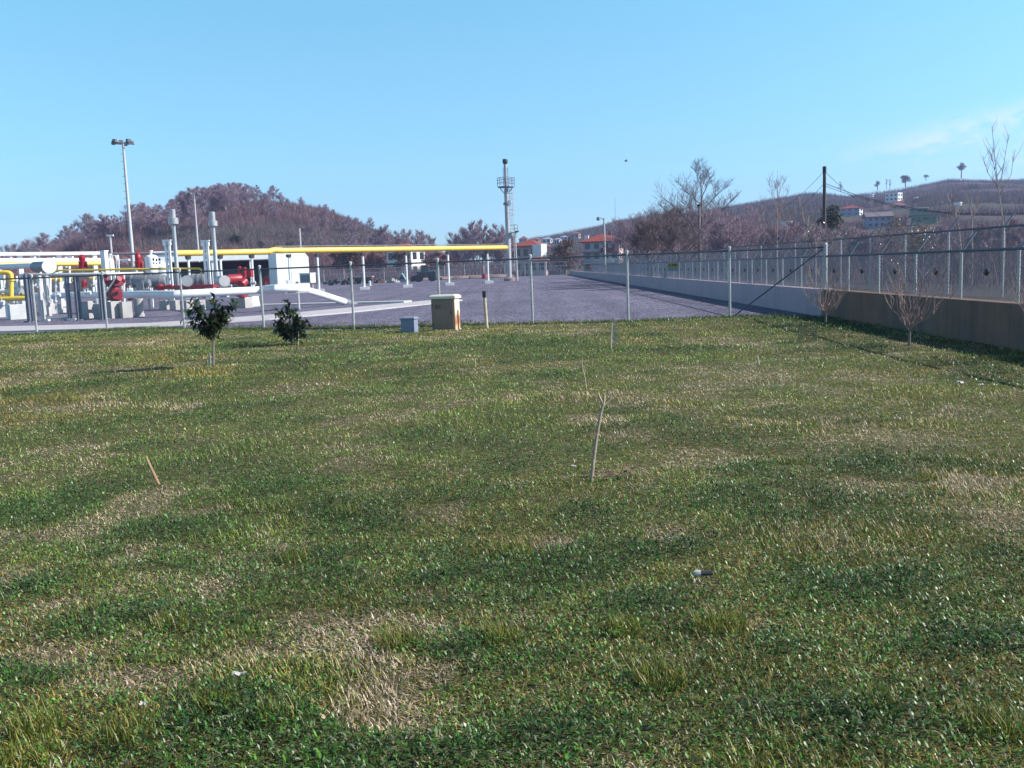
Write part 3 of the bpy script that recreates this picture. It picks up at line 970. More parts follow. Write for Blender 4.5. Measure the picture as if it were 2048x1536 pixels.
stake(420, 735, 418, 705, .022, WOODC, 'pale short stake beside the thin stem of the round headed sapling')
stake(597, 690, 597, 662, .013, WOODC, 'thin stake inside the lopsided evergreen sapling')
stake(317, 968, 292, 914, .0105, WOODO, 'orange brown wooden stake leaning in the open lawn')
stake(1518, 728, 1515, 711, .012, WOODC, 'tiny peg in dry grass before the brace of the fence')
stake(951, 733, 950, 717, .010, WOODC, 'tiny pale peg in green grass before the beige cabinet')
stake(1549, 641, 1549, 624, .022, DARK, 'dark stub post at the lawn edge beneath the fence brace')
stake(1222, 697, 1224, 645, .011, WOODC, 'pale upright cane with a wire guard near the fence')
b = G(1229, 690); q = MB()
for k in range(10):
    a = 6.283 * k / 10
    q.tube([(b.x + .06 * math.cos(a), b.y + .06 * math.sin(a), 0), (b.x + .06 * math.cos(a), b.y + .06 * math.sin(a), .46)], .0025, 3)
for k in range(10):
    q.tube([(b.x + .06 * math.cos(6.283 * j / 10), b.y + .06 * math.sin(6.283 * j / 10), .03 + .047 * k) for j in range(11)], .0025, 3)
tag(part('wire_guard', q, GALVD, loc=(b.x, b.y, 0)), 'narrow wire tube guard beside the pale cane', 'plant guard')
b = G(1615, 684); q = MB()
for k in range(16):
    a = 6.283 * k / 16
    q.tube([(b.x + .17 * math.cos(a), b.y + .17 * math.sin(a), 0), (b.x + .17 * math.cos(a), b.y + .17 * math.sin(a), .36)], .003, 3)
for k in range(9):
    q.tube([(b.x + .17 * math.cos(6.283 * j / 16), b.y + .17 * math.sin(6.283 * j / 16), .02 + .042 * k) for j in range(17)], .003, 3)
tag(part('wire_guard', q, DARK, loc=(b.x, b.y, 0)), 'wide dark wire guard in the shade before the corner sapling', 'plant guard')


# pruned sticks
def pruned(label, pts, r0, forks):
    b = G(*pts[0]); b.z = float(zlawn(b.x, b.y)); d = b.y
    t = thing('pruned_sapling', label, 'sapling', (b.x, b.y, b.z))
    w = [Vector((b.x, b.y, b.z - .06))] + [P(px, py, d) for px, py in pts[1:]]
    part('trunk', MB().tube(w, [r0 * (1 - .4 * i / len(w)) for i in range(len(w))], 8), STICKM, t, smooth=True)
    for f in forks:
        q = [P(px, py, d + k * .02) for k, (px, py) in enumerate(f)]
        part('branch', MB().tube(q, [r0 * (.62 if f is not forks[-1] else .32) * (1 - .3 * i / len(q)) for i in range(len(q))], 6), STICKM, t, smooth=True)
    return t


pruned('pruned sapling stick with three short forks at its top', [(1181, 966), (1187, 920), (1194, 870), (1202, 825), (1207, 808)], .0145,
       [[(1207, 812), (1200, 797), (1196, 786)], [(1207, 810), (1209, 798), (1209, 788)], [(1207, 812), (1220, 800), (1234, 780)]])
pruned('thin crooked sapling stick behind the forked one', [(1173, 778), (1170, 757), (1165, 738), (1163, 720)], .010, [[(1169, 752), (1170, 742), (1170, 733)]])


# fan shaped bare saplings by the wall
def fan_sapling(label, px, py, Ht, Wd, seed, nb):
    rd = random.Random(seed)
    b = G(px, py); b.z = float(zlawn(b.x, b.y))
    t = thing('bare_peach_sapling', label, 'sapling', (b.x, b.y, b.z))
    th = Ht * .24
    part('trunk', MB().tube([b + Vector((0, 0, -.05)), b + Vector((.01, 0, th * .6)), b + Vector((.03, 0, th))], [.030, .024, .018], 8), BARK, t, smooth=True)
    m = MB()
    for k in range(nb):
        a = 6.283 * k / nb + rd.uniform(-.3, .3)
        st = b + Vector((.02, 0, th * rd.uniform(.55, 1.0)))
        L = Ht * rd.uniform(.45, 1.0); sp = Wd * rd.uniform(.12, .6)
        pts = [st]
        for i in range(1, 6):
            f = i / 5
            pts.append(st + Vector((math.cos(a) * sp * f ** .8 + rd.gauss(0, .035), math.sin(a) * sp * f ** .8 + rd.gauss(0, .035), (L - (st.z - b.z)) * f ** 1.25)))
        m.tube(pts, [.0078, .0068, .0058, .0048, .0036, .0024], 5)
        for j in range(6):
            i = rd.randint(1, 4); p = pts[i]; a2 = a + rd.uniform(-1.3, 1.3); l2 = rd.uniform(.2, .55) * Ht * .5
            m.tube([p, p + Vector((math.cos(a2) * l2 * .3, math.sin(a2) * l2 * .3, l2 * .5)), p + Vector((math.cos(a2) * l2 * .45, math.sin(a2) * l2 * .45, l2))], [.006, .0045, .0025], 4)
    part('crown', m, TWIGP, t, smooth=True)
    return t


fan_sapling('bare peach sapling in the grass near the corner post', 1651, 651, 1.60, 1.20, 3, 18)
fan_sapling('bare peach sapling with a wide fan of twigs against the stained wall', 1818, 692, 1.62, 1.3, 8, 17)
fan_sapling('bare peach sapling cut off by the picture edge', 2086, 715, 1.5, 1.3, 12, 15)


# litter
def scrap(label, px, py, s, m, cat='litter', name='litter_scrap', long=1.0):
    b = G(px, py); b.z = float(zlawn(b.x, b.y)) + .03
    q = MB(); rd = random.Random(px)
    n = 4
    vs = [(b.x + (i / n - .5) * s * long, b.y + (j / n - .5) * s * .8, b.z + rd.uniform(0, .45) * s) for j in range(n + 1) for i in range(n + 1)]
    q.add(vs, [(j * 5 + i, j * 5 + i + 1, j * 5 + i + 6, j * 5 + i + 5) for j in range(n) for i in range(n)])
    q.add([(v[0], v[1], v[2] - .004) for v in vs], [(j * 5 + i, j * 5 + i + 5, j * 5 + i + 6, j * 5 + i + 1) for j in range(n) for i in range(n)])
    return tag(part(name, q, m, loc=(b.x, b.y, b.z)), label, cat)


scrap('crumpled white scrap lying beside a yellow tuft in the closest grass', 288, 1428, .026, LITTER)
scrap('small white scrap on green clover, with another below it', 362, 1102, .02, LITTER)
scrap('tiny white scrap on dark green grass below the other scrap', 279, 1133, .014, LITTER)
scrap('white scrap by the thin shadow line, larger of two', 1920, 773, .09, LITTER)
scrap('white scrap by the thin shadow line, smaller of two', 1962, 776, .055, LITTER)
scrap('pale bent twig scrap on the straw grass', 480, 1365, .035, LITTER, long=1.6)
scrap('white scrap among the mid lawn weeds', 1502, 861, .035, LITTER)
scrap('white scrap in the grass by the pruned stick', 1148, 942, .035, LITTER)
b = G(1388, 1168); e = G(1425, 1167); b.z = e.z = float(zlawn(b.x, b.y)) + .045
t = thing('discarded_bottle', 'dark discarded tube with a pinkish white end lying in the grass', 'litter', (b.x, b.y, b.z))
part('body', MB().tube([b + (e - b) * .35, e], .014, 8), DARK, t, smooth=True)
part('cap', MB().tube([b, b + (e - b) * .12, b + (e - b) * .36], [.012, .016, .016], 8), LITTER, t, smooth=True)
q = MB(); rd = random.Random(4); b = G(1215, 960)
for k in range(26):
    p = Vector((b.x + rd.uniform(-.2, .22), b.y + rd.uniform(-.1, .12), .04 + rd.uniform(0, .03)))
    a = rd.uniform(0, 6.28); l = rd.uniform(.02, .045)
    e1 = Vector((math.cos(a), math.sin(a), rd.uniform(-.3, .6))) * l; e2 = Vector((-math.sin(a), math.cos(a), rd.uniform(-.3, .5))) * l * .6
    q.add([p - e1, p + e2, p + e1, p - e2], [(0, 1, 2, 3)])
tag(part('dead_leaves', q, ROOTS), 'dead brown leaves scattered at the foot of the forked stick', 'leaf litter', kind='stuff')

# ------------------------------------------------------------------ GAS PLANT
def pipe_thing(name, label, cat, pts, r, m, n=14, group=None):
    pts = [Vector(p) for p in pts]
    t = thing(name, label, cat, (pts[0].x, pts[0].y, 0), group)
    return t, part('pipe', MB().tube(pts, r, n), m, t, smooth=True)


def flange(p, dr, r, th=.05, n=14):
    p = Vector(p); dr = Vector(dr).normalized()
    return MB().tube([p - dr * th / 2, p + dr * th / 2], r, n)


# main white pipe
Z = 1.02
raw = [(60, 591, 61.5), (235, 588, 52), (318, 588, 45.6)]
w = [up(60, 591, 62, Z), up(235, 588, 52, Z), up(310, 588, 46.2, Z), up(335, 587, 44.8, Z), up(352, 586.5, 44.3, Z + .01), up(372, 586, 44.4, Z + .01), up(520, 580, 47.3, Z + .02)]
t = thing('main_gas_pipe', 'thick white pipe bending across the yard and diving into the gravel', 'pipe', (w[0].x, w[0].y, 0))
part('pipe_run', MB().tube(w, .19, 16), WHITE, t, smooth=True)
w2 = [w[-1], P(535, 577.5, 47.0), P(552, 576.5, 46.4), P(570, 576, 46.6), P(590, 576, 47.6), P(612, 580, 49), P(640, 588, 50.6), P(668, 597, 51.8), P(690, 604, 52.6)]
part('descending_bend', MB().tube(w2, .185, 16), WHITE, t, smooth=True)
part('buried_end', MB().tube([w2[-1], P(703, 608, 53.0), P(712, 613, 53.3)], .20, 16), VESSEL, t, smooth=True)
part('weld_flange', flange(w[-1], w[-1] - w[-2], .215, .09, 16), VESSEL, t, smooth=True)
m = MB().tube([P(576, 576, 46.9), P(576, 563, 46.9)], .07, 10).tube([P(576, 563, 46.9), P(576, 561, 46.9)], .12, 10)
part('stub', m, WHITE, t, smooth=True)
m = MB()
a = P(596, 584, 47.8); m.tube([(a.x, a.y, 0), (a.x, a.y, a.z)], .06, 8).box((a.x, a.y, a.z), (1.1, .12, .1), R(30))
part('leg', m, GALV, t)


def block(label, px, pyb, d, w, h, rz=-25, dep=None, m=CONC, top=1.0, name='concrete_block', z0=0):
    p = P(px, pyb, d)
    q = MB().box((p.x, p.y, z0 + h / 2), (w, dep or w, h), R(rz), top)
    return tag(part(name, q, m, loc=(p.x, p.y, 0), bevel=.02), label, 'concrete block')


def gd(px, py):
    return G(px, py).y


block('tall narrow concrete block under the white pipe beside gantry posts', 178, 636, gd(178, 637), .46, .84, -20)
block('dark concrete block between two gantry posts', 199, 637, gd(199, 637), .36, .70, -12)
block('broad concrete plinth carrying the big dark red valve', 226, 637, gd(226, 637), .60, .80, -28)
block('slim sunlit concrete plinth next to the red valve plinth', 253, 635, gd(253, 636), .30, .76, -40, .5)
p = G(279, 633); m = MB().tube([(p.x, p.y, 0), (p.x, p.y, .12), (p.x, p.y, .12), (p.x, p.y, .86)], [.25, .25, .20, .24], 14)
tag(part('pipe_pedestal', m, CONC, loc=(p.x, p.y, 0), smooth=True), 'round flared concrete pedestal under the white pipe', 'pedestal')
for (px, w_, dx, lab) in ((329, .42, .34, 'concrete block under the first red heater skid, sunlit side showing'), (352, .38, .4, 'concrete block under the red skid behind the white pipe bend'),
                    (374, .46, .5, 'pale low concrete block under the red skid between two others'), (401, .36, .4, 'concrete block below the second silver heater'), (424, .4, .4, 'concrete block hidden by the sapling crown under the skid')):
    block(lab, px, 618, gd(px, 620), w_ * 1.2, .55, -32, dx)
p = G(484, 616)
q = MB().box((p.x, p.y, .30), (1.05, .75, .60), R(-22), .93)
tag(part('concrete_block', q, CONC, loc=(p.x, p.y, 0), bevel=.02), 'wide dark concrete block carrying the red burner', 'concrete block')
p = G(511, 613); q = MB().box((p.x, p.y, .30), (.14, .6, .6), R(-35), .8)  # sunlit side of the burner block added as a paler slab
tag(part('concrete_block', q, CONCW, loc=(p.x, p.y, 0), bevel=.01), 'narrow pale slab added as the sunlit side of the red burner block', 'concrete block')
# white plinths at the edge
for (x0, x1, yt, yb, lab) in ((-40, 14, 612, 637, 'white plinth cut by the picture edge'), (17, 60, 610, 640, 'long white concrete plinth below the yellow pipes'), (88, 117, 608, 629, 'white stepped plinth beyond the first gantry post'), (117, 126, 616, 626, 'low white step adjoining the stepped plinth'), (76, 87, 606, 631, 'narrow white plinth behind the first gantry post')):
    a, b = G(x0, yb), G(x1, yb - (x1 - x0) * .04)
    d = a.y; h = (yb - yt) * d / F
    c = (a + b) / 2
    q = MB().box((c.x, c.y + .3, h / 2), ((b - a).length * 1.12, .7, h), R(36))
    tag(part('white_plinth', q, CONCW, loc=(c.x, c.y, 0), bevel=.02), lab, 'plinth')


# gantry posts and tray at front
def vpost(m, px, pyt, pyb, d, s=.12, rz=0.0):
    p = P(px, pyb, d); h = P(px, pyt, d).z
    m.box((p.x, p.y, h / 2), (s, s, h), rz)
    return p, h


t = thing('cable_gantry', 'grey steel gantry of dark posts and knee braces holding a tube tray', 'gantry', (G(100, 642).x, G(100, 642).y, 0))
d = gd(100, 643)
for (px, yt, s) in ((61, 549, .20), (67, 549, .09), (141, 552, .13), (158, 553, .14), (163, 553, .08), (206, 547, .14), (212, 547, .07)):
    q = MB(); p, h = vpost(q, px, yt, 642, d, s, R(-30))
    q.box((p.x, p.y, .03), (s + .22, s + .22, .06), R(-30))
    part('post', q, GANTRY, t)
q = MB().tube([P(108, 549.5, d), P(213, 548, d), P(285, 546.5, d + 2)], .075, 10).tube([P(58, 548.5, d), P(108, 549.5, d)], .05, 8)
part('tray', q, GALV, t, smooth=True)
for (a, b) in (((127, 569), (139, 580)), ((146, 558), (158, 572)), ((213, 583), (231, 556)), ((172, 572), (186, 584)), ((146, 570), (156, 582))):
    part('knee_brace', MB().tube([P(*a, d), P(*b, d)], .03, 6), GALV, t, smooth=True)
q = MB()
for (a, b) in (((84, 643), (98, 642)), ((140, 642), (150, 641)), ((98, 640), (126, 637))):
    pa, pb = G(*a), G(*b); c = (pa + pb) / 2
    q.box((c.x, c.y, .05), ((pb - pa).length, .25, .1))
part('foot_strip', q, CONCW, t)
t = thing('steel_post', 'thin grey steel post beside the narrow white plinth', 'post', (G(85, 641).x, G(85, 641).y, 0))
q = MB(); vpost(q, 85, 606, 641, d, .09); vpost(q, 88, 600, 636, d + .5, .1)
part('shaft', q, GALV, t)
for (px, yt, yb, lab) in ((90, 552, 590, 'white upright pipe leg beside a parallel one, near the gantry'), (100, 553, 588, 'white upright pipe leg parallel to its neighbour, with flanged foot')):
    tt, _ = pipe_thing('pipe_riser', lab, 'pipe', [P(px, 640, 54), P(px, yb, 54), P(px, yt, 54)], .075, WHITE)
    part('flange', flange(P(px, yb, 54), (0, 0, 1), .13, .06), WHITE, tt, smooth=True)

# yellow pipes at the edge
yl = [P(-60, 546, 50), P(10, 545, 50), P(18, 545.5, 50), P(22, 549, 50), P(22.5, 556, 50), P(22.5, 600, 50)]
tt, _ = pipe_thing('yellow_pipe', 'yellow pipe turning down through an elbow near the picture edge', 'pipe', yl, .12, YEL)
part('flange', flange(P(22.5, 560, 50), (0, 0, 1), .18, .08), YEL, tt, smooth=True)
tt, _ = pipe_thing('yellow_pipe', 'low yellow header pipe lying level above white plinths', 'pipe', [P(-60, 600, 49.5), P(62, 596.5, 49.5), P(66, 596.5, 49.5)], .13, YEL)
for px in (12, 40):
    p = P(px, 598, 49.5); part('support', MB().box((p.x, p.y, .4), (.12, .12, .8)), WHITE, tt)
tt, _ = pipe_thing('white_pipe', 'short white pipe passing behind the yellow elbow', 'pipe', [P(-60, 585, 52), P(28, 581.5, 52), P(36, 581, 52)], .12, WHITE)
part('flange', flange(P(36, 581, 52), (1, 0, 0), .18, .08), WHITE, tt, smooth=True)
# valves with handwheel (small)
def valve(label, px, py, d, s, m, name='valve', wheel=True):
    c = P(px, py, d)
    t = thing(name, label, 'valve', (c.x, c.y, c.z - s))
    part('body', MB().blob(c, (s * .6, s * .6, s * .6), 10, 8, 0), m, t, smooth=True)
    q = flange(c - Vector((s * .75, 0, 0)), (1, 0, 0), s * .62, s * .22).tube([c - Vector((0, 0, 0)), c + Vector((0, 0, s * 1.2))], s * .16, 8)
    q.tube([c + Vector((s * .64, 0, 0)), c + Vector((s * .86, 0, 0))], s * .62, 12)
    part('flange', q, m, t, smooth=True)
    if wheel:
        w = c + Vector((0, 0, s * 1.2))
        part('handwheel', MB().tube([w + Vector((math.cos(a) * s * .6, math.sin(a) * s * .6, 0)) for a in np.linspace(0, 6.283, 13)], s * .08, 6), m, t, smooth=True)
    return t


valve('yellow valve on the low yellow header', 10, 592, 50, .2, YEL)
valve('yellow valve with dark wheel beside the gantry post', 48, 589, 50.5, .2, YEL)
q = flange(P(49, 581, 50.4), (.6, -1, 0), .2, .12, 16)
tag(part('blind_flange', q, GALV, loc=P(49, 581, 50.4), smooth=True), 'round grey blind flange beside the yellow valve', 'flange')
q = flange(P(49, 572, 50.4), (1, 0, 0), .1, .3, 10).tube([P(49, 578, 50.5), P(49, 553, 50.5)], .07, 8)
tag(part('white_riser', q, WHITE, loc=P(49, 581, 50.5), smooth=True), 'white riser standing on the grey blind flange', 'pipe')
tt, _ = pipe_thing('yellow_pipe', 'yellow pipe segment behind white upright pipe legs', 'pipe', [P(92, 560, 56), P(122, 559, 56)], .13, YEL)
tt, _ = pipe_thing('yellow_pipe', 'short yellow pipe piece by the gantry knee braces', 'pipe', [P(143, 558, 57), P(155, 557.5, 57)], .12, YEL)
tt, _ = pipe_thing('yellow_pipe', 'short yellow pipe piece ahead of the white column', 'pipe', [P(180, 557, 57), P(192, 556.5, 57)], .1, YEL)
for (px, py, d, s, lab) in ((12, 560, 53, .16, 'yellow body valve upright behind the edge elbow'), (53, 559, 53, .14, 'yellow valve body in front of the first gantry post')):
    valve(lab, px, py, d, s, YEL)
for (px, yt, yb, lab) in ((8, 550, 575, 'thin white instrument pipe by the edge'), (33, 552, 575, 'thin white instrument pipe past the yellow elbow'), (12.5, 602, 612, 'white pipe foot on the edge plinth'), (28, 601, 612, 'first white pipe foot on the long plinth'), (35, 601, 612, 'second white pipe foot on the long plinth'), (94, 599, 609, 'first white pipe foot on the stepped plinth'), (103, 598.5, 608, 'second white pipe foot on the stepped plinth'),
                  (76, 553, 575, 'wiggly white instrument pipe past the gantry post'), (126, 548, 565, 'grey instrument pipe under the thin yellow line'), (139, 540, 566, 'grey upright conduit under the thin yellow line')):
    p0, p1 = P(px, yb, 51.5), P(px, yt, 51.5)
    q = MB().tube([p0, p0.lerp(p1, .5) + Vector((.02, 0, 0)), p1], .055, 8)
    q.tube([p0, p0 + Vector((0, 0, .05))], .1, 8).tube([p0.lerp(p1, .6), p0.lerp(p1, .7)], .085, 8)
    tag(part('pipe_riser', q, WHITE, loc=p0, smooth=True), lab, 'pipe')
for (px, py, d_, s_, m_, wh, lab) in ((29, 570, 52.5, .15, WHITE, True, 'white wheel valve just past the yellow elbow pipe'), (44, 557, 53.5, .13, GALV, True, 'grey wheel valve between yellow elbow and gantry'), (72, 572, 53, .14, WHITE, False, 'white globe fitting hugging the first gantry post'), (81, 560, 53.5, .12, GALV, True, 'grey wheel valve below the horizontal vessel'), (116, 590, 50.5, .14, WHITE, True, 'white wheel valve over the stepped plinth'),
                             (132, 574, 54, .15, GALV, True, 'grey wheel valve between two dark gantry posts'), (150, 562, 55, .13, WHITE, False, 'white globe fitting under the gantry tray'), (176, 585, 50, .16, WHITE, True, 'white wheel valve sitting on the grey pipe run'), (187, 571, 54, .14, GALV, True, 'grey wheel valve next to the small red actuator'), (260, 579, 50.5, .15, WHITE, True, 'white wheel valve past the dark red valve'), (297, 578, 51, .13, GALV, True, 'grey wheel valve under the grey motor housing'), (4, 604, 49, .13, WHITE, False, 'white globe fitting above the edge plinth')):
    valve(lab, px, py, d_, s_, m_, wheel=wh)
    c_ = P(px, py, d_)
for (px, yt, yb, d_, m_, lab) in ((18, 551, 612, 53, GALV, 'grey pipe drop beside the yellow elbow'), (56, 545, 606, 53, WHITE, 'white pipe drop just before the first gantry post'), (80, 540, 600, 54, GALV, 'grey pipe drop below the vessel shell'), (112, 545, 604, 55, WHITE, 'white pipe drop at the bend of the thin yellow line'), (133, 548, 600, 55, GALV, 'grey pipe drop between dark gantry posts'), (187, 545, 596, 55, WHITE, 'white pipe drop ahead of the tall square column'), (196, 548, 590, 56, GALV, 'grey pipe drop close to the tall square column'), (248, 545, 590, 56, WHITE, 'white leg past the dark red valve'), (273, 541, 600, 57, WHITE, 'white leg under the tall red actuator'), (296, 545, 575, 58, GALV, 'grey pipe drop before the broad white tank')):
    a_, b_ = P(px, yb, d_), P(px, yt, d_)
    q = MB().tube([(a_.x, a_.y, 0), a_, b_], .06, 8).tube([a_, a_ + Vector((0, 0, .07))], .11, 10).tube([b_ - Vector((0, 0, .07)), b_], .11, 10).tube([a_.lerp(b_, .5), a_.lerp(b_, .5) + Vector((0, 0, .06))], .1, 10)
    tag(part('pipe_riser', q, m_, loc=(a_.x, a_.y, 0), smooth=True), lab, 'pipe')
# horizontal vessel with end flange
c0, c1 = P(-60, 536, 56), P(62, 531, 53.5)
e0 = P(66, 534, 53.3); e1 = P(98, 533, 51)
t = thing('horizontal_vessel', 'grey horizontal vessel with round white end plate fed by a white pipe', 'vessel', (e0.x, e0.y, 0))
part('feed_pipe', MB().tube([c0, c1, e0], .17, 14), WHITE, t, smooth=True)
part('shell', MB().tube([e0, e0.lerp(e1, .15), e1], [.18, .29, .29], 18), VESSEL, t, smooth=True)
part('end_plate', flange(e1, e1 - e0, .36, .14, 18), WHITE, t, smooth=True)
q = MB()
for f in (.3, .75):
    p = e0.lerp(e1, f); q.box((p.x, p.y, p.z / 2 - .1), (.14, .3, p.z - .2))
part('saddle', q, GALV, t)

# back pipe rack
d = 76
def rk(px): return 69.5 + (px / 205) * 6.5
t = thing('pipe_rack', 'white steel rack of two long beams behind the yellow edge pipes', 'pipe rack', (P(100, 560, d).x, d, 0))
for (px, s) in ((3, .16), (44, .3), (122, .3), (193, .3), (83, .12)):
    q = MB(); vpost(q, px, 506 if px != 83 else 507, 560, rk(px), s, R(40)); part('post', q, WHITE, t)
part('beam', MB().tube([P(-60, 509, rk(-60)), P(206, 506.5, d)], .13, 8), WHITE, t, smooth=True)
part('beam', MB().tube([P(-60, 522, rk(-60)), P(206, 521, d)], .20, 10), WHITE, t, smooth=True)
part('beam', MB().tube([P(206, 508, d), P(300, 507, d)], .09, 8), GALVD, t, smooth=True)
tt, _ = pipe_thing('yellow_pipe', 'long level yellow pipe running below the white rack beams', 'pipe', [P(-60, 530, rk(-60) - .8), P(210, 526.5, d - .8)], .17, YEL)
q = MB().tube([P(33, 508, d), P(34, 502, d), P(40, 499, d), P(74, 498.5, d), P(80, 501, d), P(83, 508, d)], .06, 6).tube([P(46, 502, d), P(54, 502, d)], .1, 6)
tag(part('handrail', q, GALVD, loc=P(50, 508, d), smooth=True), 'bent dark handrail loop on top of the white rack', 'handrail')
rd = random.Random(5)
for k, (px, py, ww, hh) in enumerate(((66, 516, 10, 5), (102, 516, 13, 3), (131, 516, 4, 4), (141, 516, 10, 6), (20, 516, 6, 5), (110, 536, 6, 4), (130, 535, 6, 5), (138, 535, 4, 5), (172, 517, 8, 4), (250, 520, 18, 4), (235, 519, 4, 20))):
    p = P(px, py, d + 3); s = (d + 3) / F
    q = MB().box(p, (ww * s, .3, hh * s), 0).box((p.x, p.y, p.z - hh * s * .5 - .06), (ww * s * .4, .2, .12))
    lab = ('white control box seen between the rack beams, by the handrail', 'long low white box between the rack beams', 'small white box between rack beams beside a bigger one', 'bigger white box between the rack beams near the red actuator', 'grey box between the rack beams close to the edge',
           'white fitting under the rack near its third post', 'grey fitting under the rack beside a white one', 'slim white fitting under the rack by the thin yellow line', 'grey fitting between red actuator and white column', 'wide white panel frame past the white column', 'white upright panel beside the white column')[k]
    tag(part('control_box', q, WHITE if k not in (4, 6, 8) else GALV, loc=p, bevel=.02), lab, 'equipment box')

# thin yellow pipe
yl = [P(110, 548, 57), P(110.5, 543, 57), P(114, 541, 57), P(340, 537.2, 57), P(398, 537, 57), P(402, 539, 57), P(403, 548, 57)]
tt, _ = pipe_thing('thin_yellow_pipe', 'thin yellow gas line with bent ends running before the white tanks', 'pipe', yl, .065, YEL)

# red actuators
def actuator(label, px, y0, y1, d, r, prof):
    p = P(px, y1, d); h = P(px, y0, d).z - p.z
    t = thing('valve_actuator', label, 'actuator', (p.x, p.y, p.z))
    pts, rr = [], []
    for (f, k) in prof:
        pts.append(p + Vector((0, 0, h * f))); rr.append(r * k)
    part('housing', MB().tube(pts, rr, 14), RED, t, smooth=True)
    part('bracket', MB().box((p.x + r * .9, p.y - r * .3, p.z + h * .3), (r * .5, r * .6, h * .3)), RED, t, bevel=.02)
    part('stem', MB().tube([p + Vector((0, 0, -.35)), p], r * .35, 8), GALV, t, smooth=True)
    return t


PR = [(0, .6), (0, 1), (.12, 1), (.13, .8), (.42, .9), (.5, 1), (.55, .6), (.62, .75), (.85, .7), (.9, .5), (.95, .5), (1, .25)]
actuator('red stepped actuator standing before the rack and its yellow pipe', 166, 509, 537, 60, .27, PR)
actuator('tall red stepped actuator beside the light mast', 278, 505, 541, 60, .26, PR)
actuator('small red actuator under the gantry tray on a white foot', 169, 559, 575, 56, .20, PR)
actuator('bright red actuator above the silver heater beside a white leg', 243, 550, 567, 55, .22, PR)
actuator('red actuator cone above the grey vessel beside the mast foot', 279, 552, 563, 57, .24, PR)
# big dark red valve
c = P(229, 588, 46.2)
t = thing('red_valve', 'big dark red valve with broad gearbox on the white pipe', 'valve', (c.x, c.y, .8))
part('body', MB().tube([c + Vector((0, 0, -.36)), c + Vector((0, 0, -.2)), c + Vector((0, 0, .2)), c + Vector((0, 0, .36))], [.2, .29, .29, .2], 14), REDD, t, smooth=True)
dr = Vector((5, -6, 0)).normalized()
q = MB()
for k in (-.36, .36):
    q.tube([c + dr * (k - .05), c + dr * (k + .05)], .27, 16)
part('flange', q, REDD, t, smooth=True)
part('gearbox', MB().box(c + Vector((-.05, 0, .52)), (.50, .42, .32), R(-30)).box(c + Vector((.2, -.1, .48)), (.25, .5, .2), R(-30)), REDD, t, bevel=.03)
part('motor', MB().tube([c + Vector((.1, -.1, .56)), c + Vector((.42, -.3, .74))], .14, 12), REDD, t, smooth=True)
q = MB().tube([c + Vector((-.25, -.1, .6)), c + Vector((-.45, -.1, .82))], .13, 10).tube([c + Vector((-.62, -.1, .86)), c + Vector((-.2, -.1, .92))], .12, 10)
part('handle', q, REDD, t, smooth=True)
part('base', MB().box((c.x, c.y, .87), (.6, .5, .12), R(-28)), REDD, t, bevel=.01)

# white column, vessels, tanks
def vtank(label, px, y0, y1, d, r, m, name='white_vessel', dome=True, legs=0):
    p = P(px, y1, d); z1 = P(px, y0, d).z
    t = thing(name, label, 'vessel', (p.x, p.y, 0))
    zb = p.z
    pts = [Vector((p.x, p.y, zb)), Vector((p.x, p.y, z1 - r * (.5 if dome else 0)))]; rr = [r, r]
    if dome:
        for k in (.3, .6, .85, 1):
            pts.append(Vector((p.x, p.y, z1 - r * .5 * (1 - k)))); rr.append(max(.03, r * math.sqrt(max(0, 1 - k * k))))
    part('shell', MB().tube(pts, rr, 18), m, t, smooth=True)
    q = MB()
    for k in range(3):
        a = 2.1 * k + .4
        q.box((p.x + r * .8 * math.cos(a), p.y + r * .8 * math.sin(a), zb / 2), (.1, .1, zb))
    part('leg', q, m, t)
    q = MB().tube([(p.x, p.y, z1 - .02), (p.x, p.y, z1 + .22)], .07, 8).tube([(p.x, p.y, z1 + .2), (p.x, p.y, z1 + .26)], .13, 10)
    part('nozzle', q, m, t, smooth=True)
    return t


p = P(211, 545, 60); h = P(211, 503, 60).z
t = thing('white_column', 'tall square white column beside the end of the rack', 'column', (p.x, p.y, 0))
part('shaft', MB().box((p.x, p.y, h / 2), (.36, .30, h), R(-20)), WHITE, t, bevel=.02)
part('cap_plate', MB().box((p.x, p.y, h + .03), (.44, .38, .06), R(-20)), WHITE, t)
vtank('slender white vessel on legs close to the white column', 223, 516, 545, 60.5, .20, WHITE)
p = P(224, 513, 60.5); q = MB().tube([p + Vector((-.24, 0, -.15)), p + Vector((-.24, 0, .05)), p + Vector((.24, 0, .05)), p + Vector((.24, 0, -.15))], .04, 6)
tag(part('lifting_frame', q, WHITE, loc=p, smooth=True), 'small white frame over the slender white vessel', 'frame')
q = MB()
for k in range(2):
    q.tube([P(233 + 5 * k, 545, 61), P(233 + 5 * k, 519, 61)], .035, 6)
for k in range(6):
    q.tube([P(233, 543 - 4.5 * k, 61), P(238, 543 - 4.5 * k, 61)], .022, 5)
tag(part('ladder', q, WHITE, loc=P(235, 545, 61)), 'white ladder beside the slender white vessel', 'ladder')
vtank('broad white tank with small nozzle behind the tall red actuator', 305, 509, 545, 62, .40, WHITE)
c = P(326, 537, 62.5)
t = thing('domed_tank', 'white domed tank sloping down beside the broad white tank', 'vessel', (c.x, c.y, 0))
pts, rr = [Vector((c.x, c.y, .6)), Vector((c.x, c.y, c.z))], [.58, .58]
for k in (.3, .6, .85, 1):
    pts.append(Vector((c.x, c.y, c.z + .45 * k))); rr.append(max(.03, .58 * math.sqrt(max(0, 1 - k * k))))
part('shell', MB().tube(pts, rr, 20), WHITE, t, smooth=True)
q = MB()
